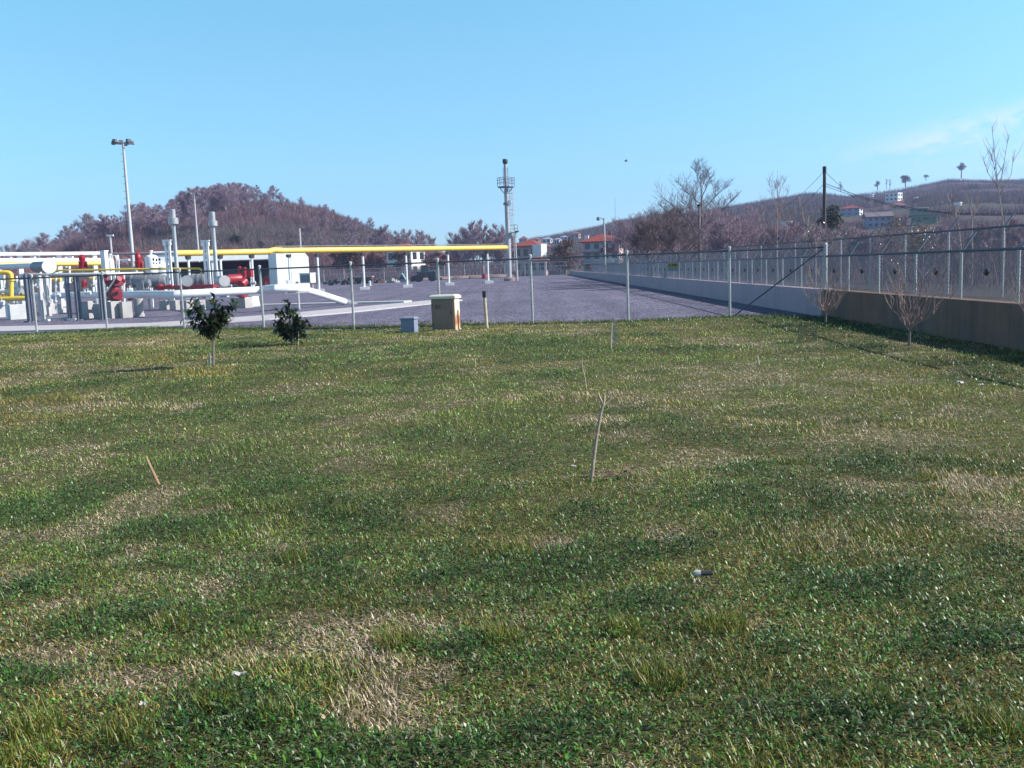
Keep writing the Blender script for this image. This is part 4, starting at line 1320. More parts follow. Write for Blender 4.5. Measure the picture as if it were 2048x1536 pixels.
for k in range(3):
    q.box((c.x + .45 * math.cos(2.1 * k), c.y + .45 * math.sin(2.1 * k), .3), (.12, .12, .62))
part('leg', q, WHITE, t)
q = MB()
for k in (0, 1, 2):
    pk = P(307 + 6 * k, 519 + (k % 2), 60); q.box(pk, (.1, .06, .16)); q.box(pk + Vector((0, 0, -.22)), (.08, .06, .1))
tag(part('instrument_panel', q, DARK, loc=P(312, 520, 60)), 'cluster of dark gauges before the broad white tank', 'instruments')

# heaters on red skid
def heater(label, x0, x1, y0, y1, d, rz):
    a, b = P(x0, (y0 + y1) / 2, d), P(x1, (y0 + y1) / 2, d)
    r = (y1 - y0) * d / F / 2
    t = thing('gas_heater', label, 'heater', (a.x, a.y, 0))
    part('shell', MB().tube([a, a.lerp(b, .04), a.lerp(b, .96), b], [r * .8, r, r, r * .8], 20), VESSEL, t, smooth=True)
    q = MB()
    for f in (.2, .55, .88):
        p = a.lerp(b, f); q.tube([p - (b - a).normalized() * .05, p + (b - a).normalized() * .05], r * 1.04, 20)
    part('band', q, SILVER, t, smooth=True)
    q = MB()
    for f in (.12, .85):
        p = a.lerp(b, f); q.box((p.x, p.y, (p.z - r) / 2 + .35), (.2, r * 1.5, p.z - r - .5))
    part('saddle', q, RED, t)
    return t


heater('long grey heater drum on the red skid near the tall actuator', 249, 333, 550, 575, 57, 0)
heater('shorter grey heater drum between two white lattice columns', 382, 413, 548, 574, 56, 0)
q = flange(P(373, 562, 54), (.5, -1, 0), .30, .25, 20)
t = thing('end_cover', 'oval pale end cover of the shorter heater drum', 'cover', P(373, 572, 54))
part('plate', q, SILVER, t, smooth=True)
part('rim', flange(P(375, 562, 54.2), (.5, -1, 0), .33, .08, 20), VESSEL, t, smooth=True)
a, b = P(313, 576, 55), P(430, 574, 55)
t = thing('heater_skid', 'low bright red skid frame under the heater drums', 'skid', ((a.x + b.x) / 2, a.y, 0))
c = (a + b) / 2
part('rail', MB().box((c.x, c.y - .3, a.z), ((b - a).length, .14, .2), 0), RED, t, bevel=.01)
part('rail', MB().box((c.x, c.y + .9, a.z), ((b - a).length, .14, .2), 0), RED, t, bevel=.01)
q = MB()
for f in (.05, .3, .55, .8, .97):
    p = a.lerp(b, f); q.box((p.x, p.y + .3, a.z - .002), (.14, 1.04, .16))
part('cross_beam', q, RED, t)
q = MB().blob(P(320, 573, 54.6), (.22, .2, .16), 10, 8, .1).tube([P(324, 574, 54.5), P(345, 571.5, 54.5)], .09, 10)
tag(part('red_pump', q, RED, loc=P(320, 576, 54.6), smooth=True), 'rounded red pump at the end of the red skid', 'pump')
q = MB().tube([P(285, 568, 54), P(300, 566, 54)], .22, 14).box(P(284, 572, 54), (.5, .4, .4), R(-20))
tag(part('grey_motor', q, VESSEL, loc=P(285, 575, 54), smooth=True, bevel=.01), 'grey motor housing before the long heater drum', 'motor')

# red burner
c = P(470, 559, 52)
t = thing('red_burner', 'bright red burner with blower and stacked housings on concrete', 'burner', (c.x, c.y, .6))
part('drum', MB().tube([P(455, 559, 51.6), P(457, 559, 51.6), P(482, 558, 52), P(487, 558, 52)], [.22, .27, .27, .18], 16), RED, t, smooth=True)
part('blower', MB().tube([P(482, 569, 51.3), P(490, 562, 51.6)], .22, 14), RED, t, smooth=True)
part('control_box', MB().box(P(500, 546, 52.3), (.27, .3, .45), R(-15)), RED, t, bevel=.02)
q = MB().tube([P(479, 553, 52), P(479, 535, 52)], .09, 10).tube([P(489, 555, 52), P(489, 534, 52)], .1, 10).box(P(485, 548, 52), (.35, .2, .12)).blob(P(479, 536, 52), (.11, .11, .1), 8, 6, 0)
part('riser', q, RED, t, smooth=True)
part('column', MB().tube([P(484, 596, 51.6), P(484, 565, 51.8)], .16, 12).tube([P(484, 594, 51.6), P(484, 590, 51.6)], .30, 14), RED, t, smooth=True)
t = thing('blower_motor', 'silver faced round motor next to the red burner', 'motor', P(446, 572, 51.5))
part('casing', MB().tube([P(440, 562, 51.9), P(448, 562, 51.2)], .29, 18), SILVER, t, smooth=True)
part('face', flange(P(449, 562, 51.1), (.5, -.8, 0), .30, .05, 18), GALV, t, smooth=True)
q = MB().tube([P(447, 592, 52), P(447, 572, 52)], .1, 8).box(P(447, 593, 52), (.4, .4, .1))
part('foot', q, GALV, t)
for (px, py, lab) in ((506, 566, 'grey wheel valve beyond the red burner'), (458, 572, 'grey fitting at the foot of the red burner')):
    valve(lab, px, py, 53, .17, GALV)


# exhaust stacks
def stack(label, px, ybot, yp, ycap0, ycap1, ytop, d, wtop):
    b = P(px, ybot, d)
    s = d / F
    t = thing('exhaust_stack', label, 'exhaust stack', (b.x, b.y, b.z))
    X, Y = b.x, b.y
    z = lambda py: P(px, py, d).z
    part('flue', MB().tube([(X, Y, b.z), (X, Y, b.z + .9), (X, Y, b.z + 1.1), (X, Y, z(ycap1))], [.19, .19, .125, .11], 14), SILVER, t, smooth=True)
    part('cowl', MB().tube([(X, Y, z(ycap1)), (X, Y, z(ycap1) + .04), (X, Y, z(ycap0) - .04), (X, Y, z(ycap0))], [wtop * .8, wtop, wtop, wtop * .85], 18), SILVER, t, smooth=True)
    part('top_pipe', MB().tube([(X, Y, z(ycap0) - .02), (X, Y, z(ytop)), (X, Y, z(ytop) + .02)], [.165, .165, .14], 16), SILVER, t, smooth=True)
    return t


stack('silver exhaust stack with wide cowl, closer to the tall light mast', 357, 578, 452, 435, 449, 419, 58, .30)
stack('silver exhaust stack with wide cowl, beside the red burner', 435, 575, 452, 441, 453, 424, 57, .27)


def lattice(label, x0, x1, yt, yb, d):
    a, b = P(x0, yb, d), P(x1, yb, d); h = P(x0, yt, d).z
    t = thing('lattice_column', label, 'column', ((a.x + b.x) / 2, a.y, 0))
    for p in (a, b):
        part('leg', MB().box((p.x, p.y, h / 2), (.13, .13, h)), WHITE, t)
    q = MB()
    k = 0; z = 1.2
    while z < h - .5:
        q.tube([(a.x, a.y, z), (b.x, b.y, z + .35)] if k % 2 else [(b.x, b.y, z), (a.x, a.y, z + .35)], .03, 5)
        z += .38; k += 1
    part('lacing', q, GALVD, t)
    c = (a + b) / 2
    q = MB().box((c.x, c.y, h + .02), ((b - a).length + .28, .2, .06)).box((a.x - .08, a.y, h - .15), (.1, .2, .26)).box((b.x + .06, a.y, h - .17), (.1, .2, .2))
    part('head_bracket', q, WHITE, t)


lattice('white lattice column next to the first exhaust stack', 338, 345, 481, 580, 56.5)
lattice('white lattice column next to the second exhaust stack', 414, 421, 482, 578, 55.5)

# elevated yellow pipeline on supports
def yline(px):
    t_ = (px - 1024) / F; d = 110.7 / (.955 - t_)
    return d
A = P(1010, 496.6, 115.0); zp = A.z
ypts = []
for px in (352, 420, 500, 540):
    d = (115 * .955 + .85) / (.955 - ray(px, 505).x / ray(px, 505).y)
    ypts.append(Vector((ray(px, 505).x / ray(px, 505).y * d, d, zp)))
off = Vector((-.707, .707, 0)) * .55
y2 = []
for px in (556, 600, 727, 813, 897, 960, 1003, 1012):
    v = ray(px, 500); tt_ = v.x / v.y; d = (115 * .955 + .85) / (.955 - tt_)
    y2.append(Vector((tt_ * d, d, zp)) + Vector((0, 0, .1)))
t = thing('yellow_pipeline', 'long elevated yellow pipeline on slim white supports ending at the flare', 'pipeline', (y2[3].x, y2[3].y, 0))
part('pipe', MB().tube([p for p in ypts], .27, 14), YEL, t, smooth=True)
part('pipe', MB().tube(y2, .275, 14), YEL, t, smooth=True)
part('offset_joint', MB().tube([ypts[-2].lerp(ypts[-1], .9), ypts[-1].lerp(y2[0], .5) + Vector((0, 0, .12)), y2[0].lerp(y2[1], .2)], [.3, .27, .3], 14), YEL, t, smooth=True)
part('cable_line', MB().tube([p + Vector((-.3, .3, .42)) for p in y2], .045, 5), GALVD, t)
part('end_cap', MB().tube([y2[-1], y2[-1] + Vector((.12, .12, 0)), y2[-1] + Vector((.2, .2, 0))], [.32, .26, .1], 14), YEL, t, smooth=True)
for px in (378, 442, 505, 579, 636, 727, 813, 897, 976):
    v = ray(px, 540); tt_ = v.x / v.y; d = (115 * .955 + .85) / (.955 - tt_)
    x_, y_ = tt_ * d, d
    q = MB().tube([(x_, y_, .1), (x_, y_, zp - .55)], .11, 8)
    sp_ = part('support', q, WHITE, t, smooth=True)
    part('saddle', MB().box((x_, y_, zp - .42), (.34, .34, .30), R(45), 1.2), DARK, sp_)
    part('pad', MB().box((x_, y_, .1), (1.05, .9, .40), R(12)), CONCW, sp_, bevel=.03)
    part('clamp_bolt', MB().tube([(x_, y_, zp + .25), (x_, y_, zp + .47)], .05, 6), DARK, sp_)

# flare stack
b = G(1019, 562); d = b.y
t = thing('flare_stack', 'tall pale flare stack with railed platform and dark burner tip', 'flare stack', (b.x, b.y, 0))
def fz(py): return P(1015, py, d).z
X, Y = b.x, b.y
part('base', MB().tube([(X, Y, 0), (X, Y, .35), (X, Y, .5)], [.78, .75, .45], 14), mat('brown stained concrete', (.27, .2, .18), .9, 0, .25, 2, .3), t, smooth=True)
part('lower_shaft', MB().tube([(X, Y, .4), (X, Y, fz(470)), (X, Y, fz(470)), (X, Y, fz(378))], [.33, .33, .30, .29], 16), FLAREP, t, smooth=True)
part('upper_shaft', MB().tube([(X, Y, fz(378)), (X, Y, fz(327))], .21, 16), FLAREP, t, smooth=True)
part('burner_tip', MB().tube([(X, Y, fz(328)), (X, Y, fz(325)), (X, Y, fz(320)), (X, Y, fz(318))], [.24, .34, .36, .30], 14), DARK, t, smooth=True)
part('collar', MB().tube([(X, Y, fz(410)), (X, Y, fz(405))], .46, 14), GALVD, t, smooth=True)
part('shield', MB().box((X + .48, Y - .1, fz(404)), (.30, .3, .55)), WHITE, t, bevel=.05)
pr = 1.12; pz = fz(373)
pl_ = part('platform', MB().tube([(X, Y, pz - .12), (X, Y, pz)], pr, 14), GALVD, t)
q = MB()
for hz in (.45, .8, 1.12):
    q.tube([(X + pr * math.cos(a), Y + pr * math.sin(a), pz + hz) for a in np.linspace(0, 6.283, 15)], .035, 5)
for a in np.linspace(0, 6.283, 9)[:-1]:
    q.tube([(X + pr * math.cos(a), Y + pr * math.sin(a), pz), (X + pr * math.cos(a), Y + pr * math.sin(a), pz + 1.12)], .035, 5)
part('railing', q, GALVD, pl_)
q = MB()
for a in (.5, 1.5, 2.6, 3.7, 4.7, 5.7):
    q.tube([(X + .3 * math.cos(a), Y + .3 * math.sin(a), pz - .9), (X + pr * .9 * math.cos(a), Y + pr * .9 * math.sin(a), pz - .1)], .035, 4)
part('bracket', q, GALVD, pl_)
q = MB()
for dx in (.38, .78):
    q.tube([(X + dx, Y, 1.2), (X + dx, Y, pz + .1)], .028, 4)
z = 1.4
while z < pz:
    q.tube([(X + .38, Y, z), (X + .78, Y, z)], .02, 4); z += .42
part('ladder', q, GALV, t)
q = MB()
for hz in np.arange(fz(430), pz - .5, .7):
    q.tube([(X + .58 + .42 * math.cos(a), Y + .42 * math.sin(a), hz) for a in np.linspace(-2, 2, 8)], .016, 4)
for a in (-1.2, -.4, .4, 1.2):
    q.tube([(X + .58 + .42 * math.cos(a), Y + .42 * math.sin(a), fz(430)), (X + .58 + .42 * math.cos(a), Y + .42 * math.sin(a), pz - .3)], .016, 4)
part('safety_cage', q, GALV, t)
q = MB()
for dx in (-.3, .3):
    q.tube([(X + dx, Y - .1, pz), (X + dx, Y - .1, fz(335))], .03, 5)
part('pilot_line', q, DARK, t)
q = MB().box((X + .75, Y, fz(466)), (1.1, .9, .08))
for hz in (.5, 1.0):
    q.tube([(X + .3, Y - .45, fz(466) + hz), (X + 1.3, Y - .45, fz(466) + hz), (X + 1.3, Y + .45, fz(466) + hz)], .03, 5)
q.tube([(X + 1.3, Y - .45, fz(466)), (X + 1.3, Y - .45, fz(466) + 1)], .03, 5)
part('small_landing', q, GALVD, t)
p = G(1030, 553)
t = thing('flare_guy_pole', 'thin grey pole standing next to the flare stack', 'pole', (p.x + .5, b.y + 3, 0))
part('shaft', MB().tube([(X + 1.05, Y + .8, 1.4), (X + .95, Y + .8, fz(448))], [.10, .08], 8), GALV, t, smooth=True)
part('foot', MB().tube([(X + 1.05, Y + .8, 0), (X + 1.05, Y + .8, 1.45)], .14, 8), GALV, t, smooth=True)
part('lamp', MB().box((X + 1.25, Y + .8, fz(463)), (.5, .35, .16)), DARK, t)


# light masts
def mast(label, pxt, pyt, pxb, pyb_, d, r, k):
    tp = P(pxt, pyt, d)
    b = Vector((P(pxb, pyb_, d).x, d, 0)); b.x = tp.x
    t = thing('light_mast', label, 'light mast', (b.x, b.y, 0))
    part('pole', MB().tube([b, (tp.x, d, tp.z * .5), (tp.x, d, tp.z)], [r * 1.3, r, r * .6], 10), GALV, t, smooth=True)
    s = d / F
    cr = MB().tube([(tp.x + k * .75 * math.cos(a), d + k * .75 * math.sin(a), tp.z) for a in np.linspace(0, 6.283, 13)], .07, 6)
    for a in (0, 1.57): cr.tube([(tp.x - k * .75 * math.cos(a), d - k * .75 * math.sin(a), tp.z), (tp.x + k * .75 * math.cos(a), d + k * .75 * math.sin(a), tp.z)], .06, 6)
    part('head_ring', cr, GALVD, t, smooth=True)
    for i in range(8):
        a = 6.283 * i / 8 + .2
        c = Vector((tp.x + k * .98 * math.cos(a), d + k * .98 * math.sin(a), tp.z + .1 * k + (.12 if i % 2 else -.05)))
        part('floodlight', MB().box(c, (.52 * k, .36 * k, .34 * k), a + 1.57, .8), DARK if i % 3 else GALVD, t, bevel=.03)
    q = MB()
    for z in np.arange(3, tp.z - 1, .9):
        q.tube([(tp.x - .05, d, z), (tp.x - r - .22, d, z)], .02, 4)
    part('climbing_pegs', q, DARK, t)
    return t


mast('tall floodlight mast rising above the red actuators', 246, 287, 268, 575, 120, .21, 1.15)
mast('shorter looking floodlight mast farther off before the wooded mound', 388, 390, 400, 560, 190, .20, 1.1)


def thinpole(name, label, px, yt, yb, d, r, head):
    a, b = P(px, yb, d), P(px, yt, d)
    t = thing(name, label, 'pole', (b.x, d, 0))
    part('shaft', MB().tube([(b.x, d, 0), (b.x, d, b.z)], [r, r * .8], 8), GALV, t, smooth=True)
    if head: part('crossbar', MB().box((b.x, d, b.z), (head, .2, .18)), WHITE, t)
    return t


thinpole('lamp_pole', 'short white pole with a flat crossbar near the mast', 220, 471, 560, 110, .15, .75)
thinpole('thin_pole', 'slim white pole rising above the shelter roof end', 599, 457, 570, 125, .13, 0)

# open equipment shelter
d = 122
x0, x1 = P(330, 570, d).x, P(598, 560, d).x
zt, zf = P(500, 500.5, d).z, P(500, 519, d).z
SA = R(20); se = Vector((math.cos(SA), math.sin(SA), 0)); sn = Vector((-math.sin(SA), math.cos(SA), 0))
sc0 = Vector(((x0 + x1) / 2, d, 0)); W = (x1 - x0) / math.cos(SA) * .99
def sbox(u, v, z, size): 
    p = sc0 + se * u + sn * v
    return MB().box((p.x, p.y, z), size, SA)
t = thing('equipment_shelter', 'long white roofed shelter with dark open bays behind the stacks', 'shelter', sc0)
part('fascia', sbox(0, .1, (zt + zf) / 2, (W, .2, zt - zf)), CREAMW, t, bevel=.02)
part('roof', sbox(0, 3.6, zt + .09, (W + .5, 7.6, .18)), CREAMW, t, bevel=.03)
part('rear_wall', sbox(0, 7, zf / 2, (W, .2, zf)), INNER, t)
for f in (-.49, -.12, .14, .34):
    part('column', sbox(W * f, .3, zf / 2, (.35, .3, zf)), CREAMW, t)
part('gutter', MB().tube([sc0 + se * (-W / 2) - sn * .12 + Vector((0, 0, zt - .1)), sc0 + se * (W / 2) - sn * .12 + Vector((0, 0, zt - .1))], .09, 6), GALVD, t)
for f in (-1, 1):
    part('side_wall', sbox(f * (W / 2 - .1), 3.5, zf / 2, (.2, 6.7, zf)), CREAMW, t)
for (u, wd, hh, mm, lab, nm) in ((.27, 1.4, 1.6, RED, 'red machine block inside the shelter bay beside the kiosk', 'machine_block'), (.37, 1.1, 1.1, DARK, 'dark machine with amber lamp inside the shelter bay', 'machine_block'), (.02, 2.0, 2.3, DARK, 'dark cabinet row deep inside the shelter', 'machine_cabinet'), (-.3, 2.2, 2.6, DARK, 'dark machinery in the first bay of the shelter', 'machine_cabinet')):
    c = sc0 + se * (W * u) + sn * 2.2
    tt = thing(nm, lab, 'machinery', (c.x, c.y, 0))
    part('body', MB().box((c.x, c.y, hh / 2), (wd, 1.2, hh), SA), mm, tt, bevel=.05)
    part('top_unit', MB().box((c.x - .2, c.y, hh + .15), (wd * .4, .7, .3), SA), mm, tt, bevel=.03)
    if 'amber' in lab:
        p = c - sn * .75
        part('amber_lamp', MB().tube([p + Vector((0, 0, hh * .8)), p + se * .9 + Vector((0, 0, hh * .8))], .17, 8), ORANGE2, tt, smooth=True)

# kiosk
d = 112
a, b = P(556, 575, d), P(612, 575, d); zt = P(584, 506, d).z; ch = .5
t = thing('white_kiosk', 'bright white kiosk with a clipped upper corner beside the shelter', 'kiosk', ((a.x + b.x) / 2, d, 0))
ex = Vector((math.cos(R(34)), math.sin(R(34)), 0))
wk = (b.x - a.x) * 1.22
def kpanel(f0, f1, clip):
    p0 = a + ex * wk * f0; p1 = a + ex * wk * f1
    dy = Vector((-ex.y, ex.x, 0)) * 2.6
    pro = [(p0, 0), (p1, 0), (p1, zt - (ch if clip else 0))] + ([(p1 - ex * ch * .8, zt)] if clip else []) + [(p0, zt)]
    n = len(pro)
    vs = [(p.x, p.y, z) for p, z in pro] + [(p.x + dy.x, p.y + dy.y, z) for p, z in pro]
    return MB().add(vs, [tuple(range(n)), tuple(range(n, 2 * n))[::-1]] + [(i, n + i, n + (i + 1) % n, (i + 1) % n) for i in range(n)])
part('panel', kpanel(0, .42, False), CREAMW, t, bevel=.02)
part('panel', kpanel(.435, 1, True), CREAMW, t, bevel=.02)
p = a + ex * wk * .6 + Vector((.02, -.03, 0)); part('nameplate', MB().box((p.x, p.y, P(592, 565, d).z), (.3, .03, .16), R(34)), DARK, t)
d = 108
a, b = P(603, 566, d), P(629, 566, d); zb, zt = P(616, 566, d).z, P(616, 548, d).z
c = (a + b) / 2
t = thing('outdoor_unit', 'small grey fronted box with pale lid raised on a leg beside the kiosk', 'equipment box', (c.x, c.y, 0))
part('body', MB().box((c.x, c.y, (zb + zt) / 2), (b.x - a.x, 1.0, zt - zb), R(-25)), BEIGEL, t, bevel=.03)
part('lid', MB().box((c.x, c.y, zt + .06), (b.x - a.x + .15, 1.1, .12), R(-25), .9), WHITE, t, bevel=.02)
ey = Vector((math.sin(R(-25)), -math.cos(R(-25)), 0))
p = c + ey * .51; part('grille', MB().box((p.x, p.y, (zb + zt) / 2), (b.x - a.x - .25, .03, zt - zb - .2), R(-25)), VESSEL, t)
part('leg', MB().box((c.x + .4, c.y, zb / 2), (.3, .4, zb + .02)), HPINK, t)

# ------------------------------------------------------------------ FAR YARD: scrap, loader, trailer, tarp
d = 160
p = P(725, 572, d)
t = thing('tipper_trailer', 'maroon open topped tipper trailer parked before the far fence', 'trailer', (p.x, d, 0))
x0, x1 = P(708, 560, d).x, P(745, 560, d).x; zt = P(725, 554, d).z
part('body', MB().box(((x0 + x1) / 2, d, (zt + .7) / 2), (x1 - x0, 2.2, zt - .7), 0, 1.05), MAROON, t, bevel=.03)
part('rim', MB().box(((x0 + x1) / 2, d, zt + .04), (x1 - x0 + .3, 2.45, .12)), HPINK, t)
for fx in (.2, .75):
    for yy in (-1.0, 1.0):
        xx = x0 + (x1 - x0) * fx; part('wheel', MB().tube([(xx, d + yy - .15, .45), (xx, d + yy + .15, .45)], .45, 12), BLACK, t, smooth=True)
part('drawbar', MB().box((x0 - .6, d, .65), (1.4, .15, .15)), DARK, t)
d = 158
x0, x1 = P(822, 560, d).x, P(876, 560, d).x
t = thing('wheel_loader', 'dark wheel loader with orange cab top parked before the far fence', 'loader', ((x0 + x1) / 2, d, 0))
part('body', MB().box(((x0 + x1) / 2 + .4, d, 1.15), (3.2, 1.6, 1.0)), DARK, t, bevel=.08)
part('cab', MB().box(((x0 + x1) / 2 + .2, d, 2.1), (1.3, 1.4, 1.0), 0, .85), GLASS, t, bevel=.05)
part('cab_roof', MB().box(((x0 + x1) / 2 + .2, d, 2.66), (1.3, 1.4, .14)), ORANGE, t, bevel=.04)
part('bucket', MB().box((x0 + .35, d, .55), (.8, 2.0, .9), 0, .7), DARK, t, bevel=.04)
part('arm', MB().tube([((x0 + x1) / 2 - .2, d - .75, 1.5), (x0 + .5, d - .75, .8)], .13, 6).tube([((x0 + x1) / 2 - .2, d + .75, 1.5), (x0 + .5, d + .75, .8)], .13, 6), DARK, t)
for fx in (-.9, 1.3):
    for yy in (-.95, .95):
        xx = (x0 + x1) / 2 + fx; part('wheel', MB().tube([(xx, d + yy - .22, .62), (xx, d + yy + .22, .62)], .62, 14), BLACK, t, smooth=True)
d = 165
x0, x1 = P(793, 560, d).x, P(814, 560, d).x; c = (x0 + x1) / 2; h = P(803, 546, d).z
t = thing('tarp_shelter', 'small teal tarpaulin shelter with a dark triangular opening', 'shelter', (c, d, 0))
part('cover', MB().add([(x0, d, 0), (x1, d, 0), (c, d, h), (x0, d + 2.2, 0), (x1, d + 2.2, 0), (c, d + 2.2, h)], [(0, 3, 5, 2), (1, 2, 5, 4), (3, 4, 5), (0, 2, 1)]), TEAL, t)
part('opening', MB().add([(c - .45, d - .02, .5), (c + .45, d - .02, .5), (c, d - .02, h * .8), (c - .45, d - .03, .5), (c + .45, d - .03, .5), (c, d - .03, h * .8)], [(3, 4, 5), (0, 2, 1), (0, 1, 4, 3)]), BLACK, t)


def heap(label, px, d, w, h, m, seed, cat='scrap heap', name='scrap_heap'):
    rd = random.Random(seed); c = P(px, 560, d)
    q = MB()
    for k in range(22):
        x_ = c.x + rd.gauss(0, w * .3); f = max(.15, 1 - abs(x_ - c.x) / w)
        s = rd.uniform(.25, .6)
        q.box((x_, d + rd.uniform(-1, 1), rd.uniform(.1, h * f)), (s * 1.5, s, s * .7), rd.uniform(0, 3), rd.uniform(.5, 1))
    return tag(part(name, q, m, loc=(c.x, d, 0)), label, cat)


heap('low dark heap of scrap between the box unit and the trailer', 672, 155, 3.4, .95, DARK, 3)
heap('dark scrap piled against the trailer drawbar', 697, 157, 2.0, 1.1, BLACK, 6)
heap('pale rubble heap beside the teal tarpaulin', 783, 162, 1.6, .6, CONC, 8, 'rubble heap', 'rubble_heap')
heap('brown heap by the bucket of the loader', 762, 164, 1.5, .6, ROOTS, 9, 'rubble heap', 'rubble_heap')
p = G(740, 572); tag(part('short_bollard', MB().tube([(p.x, p.y, 0), (p.x, p.y, .65), (p.x, p.y, .72)], [.16, .16, .08], 10), WHITE, loc=(p.x, p.y, 0), smooth=True), 'short white bollard beside the maroon trailer', 'bollard')
p = P(968, 549, 170); t = thing('red_barrel', 'red barrel with a stick standing before the far fence', 'barrel', (p.x, 170, 0))
part('drum', MB().tube([(p.x, 170, 0), (p.x, 170, .9), (p.x, 170, .92)], [.42, .42, .36], 14), RED, t, smooth=True)
part('pole', MB().tube([(p.x, 170, .9), (p.x, 170, 2.3)], .05, 6), GALV, t)
# low earth bank at far edge
q = MB()
for k in range(14):
    c = P(850 + 12 * k, 553, 183 + (k % 3)); q.blob((c.x, c.y, .1), (2.2, 2.4, .55), 8, 6, .15)
tag(part('earth_bank', q, mat('brown earth', (.20, .15, .14), .95, 0, .25, 1, .4), smooth=True), 'low brown earth bank along the far gravel edge', 'bank', kind='structure')

# ------------------------------------------------------------------ HOUSES
def windows(t, c, ex, nrm, w, z0, z1, cols, rows, wm=GLASS, frame=None, f=.55):
    for r in range(rows):
        for k in range(cols):
            u = (k + .5) / cols - .5
            p = c + ex * (w * u) + nrm * .03
            hh = (z1 - z0) / rows
            zc = z0 + hh * (r + .52)
            part('window', MB().box((p.x, p.y, zc), (w / cols * f, .10, hh * .5), math.atan2(ex.y, ex.x)), wm, t)


HOUSES = []


def house(name, label, px0, px1, pyb, pye, pyr, rz, dep, wm, rm, d=None, rows=2, cols=3, side_cols=2, over=.5, hip=True, side_m=None, flat=False, cat='house', z0=None):
    if d is None:
        h_ = hit((px0 + px1) / 2, pyb); d = h_.y
    a, b = P(px0, pyb, d), P(px1, pyb, d)
    c = (a + b) / 2
    zb = float(zterr(c.x, c.y)) - .6 if z0 is None else z0
    ze = P((px0 + px1) / 2, pye, d).z; zr = P((px0 + px1) / 2, pyr, d).z
    HOUSES.append((c.x, c.y, b.x - a.x))
    vis = b.x - a.x; cr, sr = math.cos(rz), abs(math.sin(rz))
    W = max(1.5, (vis - dep * sr) / cr)
    t = thing(name, label, cat, (c.x, c.y, zb))
    part('wall', MB().box((c.x, c.y, (zb + ze) / 2), (W, dep, ze - zb), rz), wm, t)
    ex = Vector((math.cos(rz), math.sin(rz), 0)); ey = Vector((-math.sin(rz), math.cos(rz), 0))
    if side_m:
        p = c + ex * (W / 2 + .02); part('side_wall', MB().box((p.x, p.y, (zb + ze) / 2), (.04, dep - .02, ze - zb - .02), rz), side_m, t)
    if flat:
        part('roof', MB().box((c.x, c.y, ze + .12), (W + over, dep + over, .24), rz), rm, t)
    else:
        q = MB(); hw, hd = W / 2 + over, dep / 2 + over
        rl = max(0.2, hw - hd) if hip else hw
        def pt(x, y, z): return tuple(c + ex * x + ey * y + Vector((0, 0, z - c.z)))
        vs = [pt(-hw, -hd, ze), pt(hw, -hd, ze), pt(hw, hd, ze), pt(-hw, hd, ze), pt(-rl, 0, zr), pt(rl, 0, zr)]
        vs += [pt(-hw, -hd, ze - .15), pt(hw, -hd, ze - .15), pt(hw, hd, ze - .15), pt(-hw, hd, ze - .15)]
        q.add(vs, [(0, 1, 5, 4), (1, 2, 5), (2, 3, 4, 5), (3, 0, 4), (6, 7, 1, 0), (7, 8, 2, 1), (8, 9, 3, 2), (9, 6, 0, 3), (9, 8, 7, 6)])
        part('roof', q, rm, t)
    hgt = max(.8, (ze - zb) - .6)
    windows(t, c - ey * dep / 2, ex, -ey, W, zb + .6, ze, cols, rows)
    if side_cols:
        windows(t, c + ex * (W / 2 + (.04 if side_m else 0)), ey, ex, dep, zb + .6, ze, side_cols, rows)
    return t, c, ex, ey, W, zb, ze


# three storey house with red roof
t, c, ex, ey, W, zb, ze = house('village_house', 'three storey grey house with bright red hipped roof behind the street lamp', 1166, 1250, 547, 483, 467, R(-14), 7, HWALL, ROOFR, d=205, rows=3, cols=4, side_cols=2, over=.9, side_m=HPINK, z0=-.2)
for k in (1, 2):
    z = zb + (ze - zb) * k / 3
    p = c - ey * 3.9
    part('balcony', MB().box((p.x, p.y, z), (W * .98, .9, .16), R(-14)), HWHITE if k == 1 else ROOFP, t)
    p = c - ey * 4.3
    part('balcony_parapet', MB().box((p.x + (1.5 if k == 2 else -1), p.y, z + .45), (W * .4, .1, .8), R(-14)), ROOFR if k == 2 else HWALL, t)
p = c + ex * 1.5; part('chimney', MB().box((p.x, p.y, ze + 1.3), (.6, .6, 1.6), R(-14)), ROOFP, t)
p = c - ex * 3.4 - ey * 1.0; part('chimney', MB().box((p.x, p.y, ze + .9), (.9, .6, 1.0), R(-14)), HWHITE, t)
house('village_house', 'pinkish house under a broad faded red roof by the flare', 1030, 1096, 548, 492, 479, R(-18), 8, HPINK, ROOFR, d=215, rows=2, cols=3, over=.8, z0=-.2)
house('white_shed', 'small plain bright white gable building before the pinkish house', 1068, 1091, 512, 490.5, 489, R(36), 3, HWHITE, HWHITE, d=200, rows=1, cols=0, side_cols=0, flat=True, z0=1.2, over=.05, cat='shed')
house('lean_to', 'low red roofed lean-to under the white gable building', 1058, 1100, 548, 520, 512, R(-10), 5, HPINK, ROOFP, d=198, rows=1, cols=2, over=.5, z0=-.2, cat='shed')
house('village_house', 'white walled house with red roof peeping over the yellow pipeline', 778, 850, 550, 499, 486, R(-20), 8, HWHITE, ROOFR, d=235, rows=2, cols=3, over=.8, z0=-.2)
house('garage', 'small reddish shed at the foot of the three storey house', 1182, 1204, 548, 533, 530, R(-10), 3.5, HPINK, ROOFR, d=196, rows=1, cols=1, side_cols=0, z0=-.2, cat='shed')
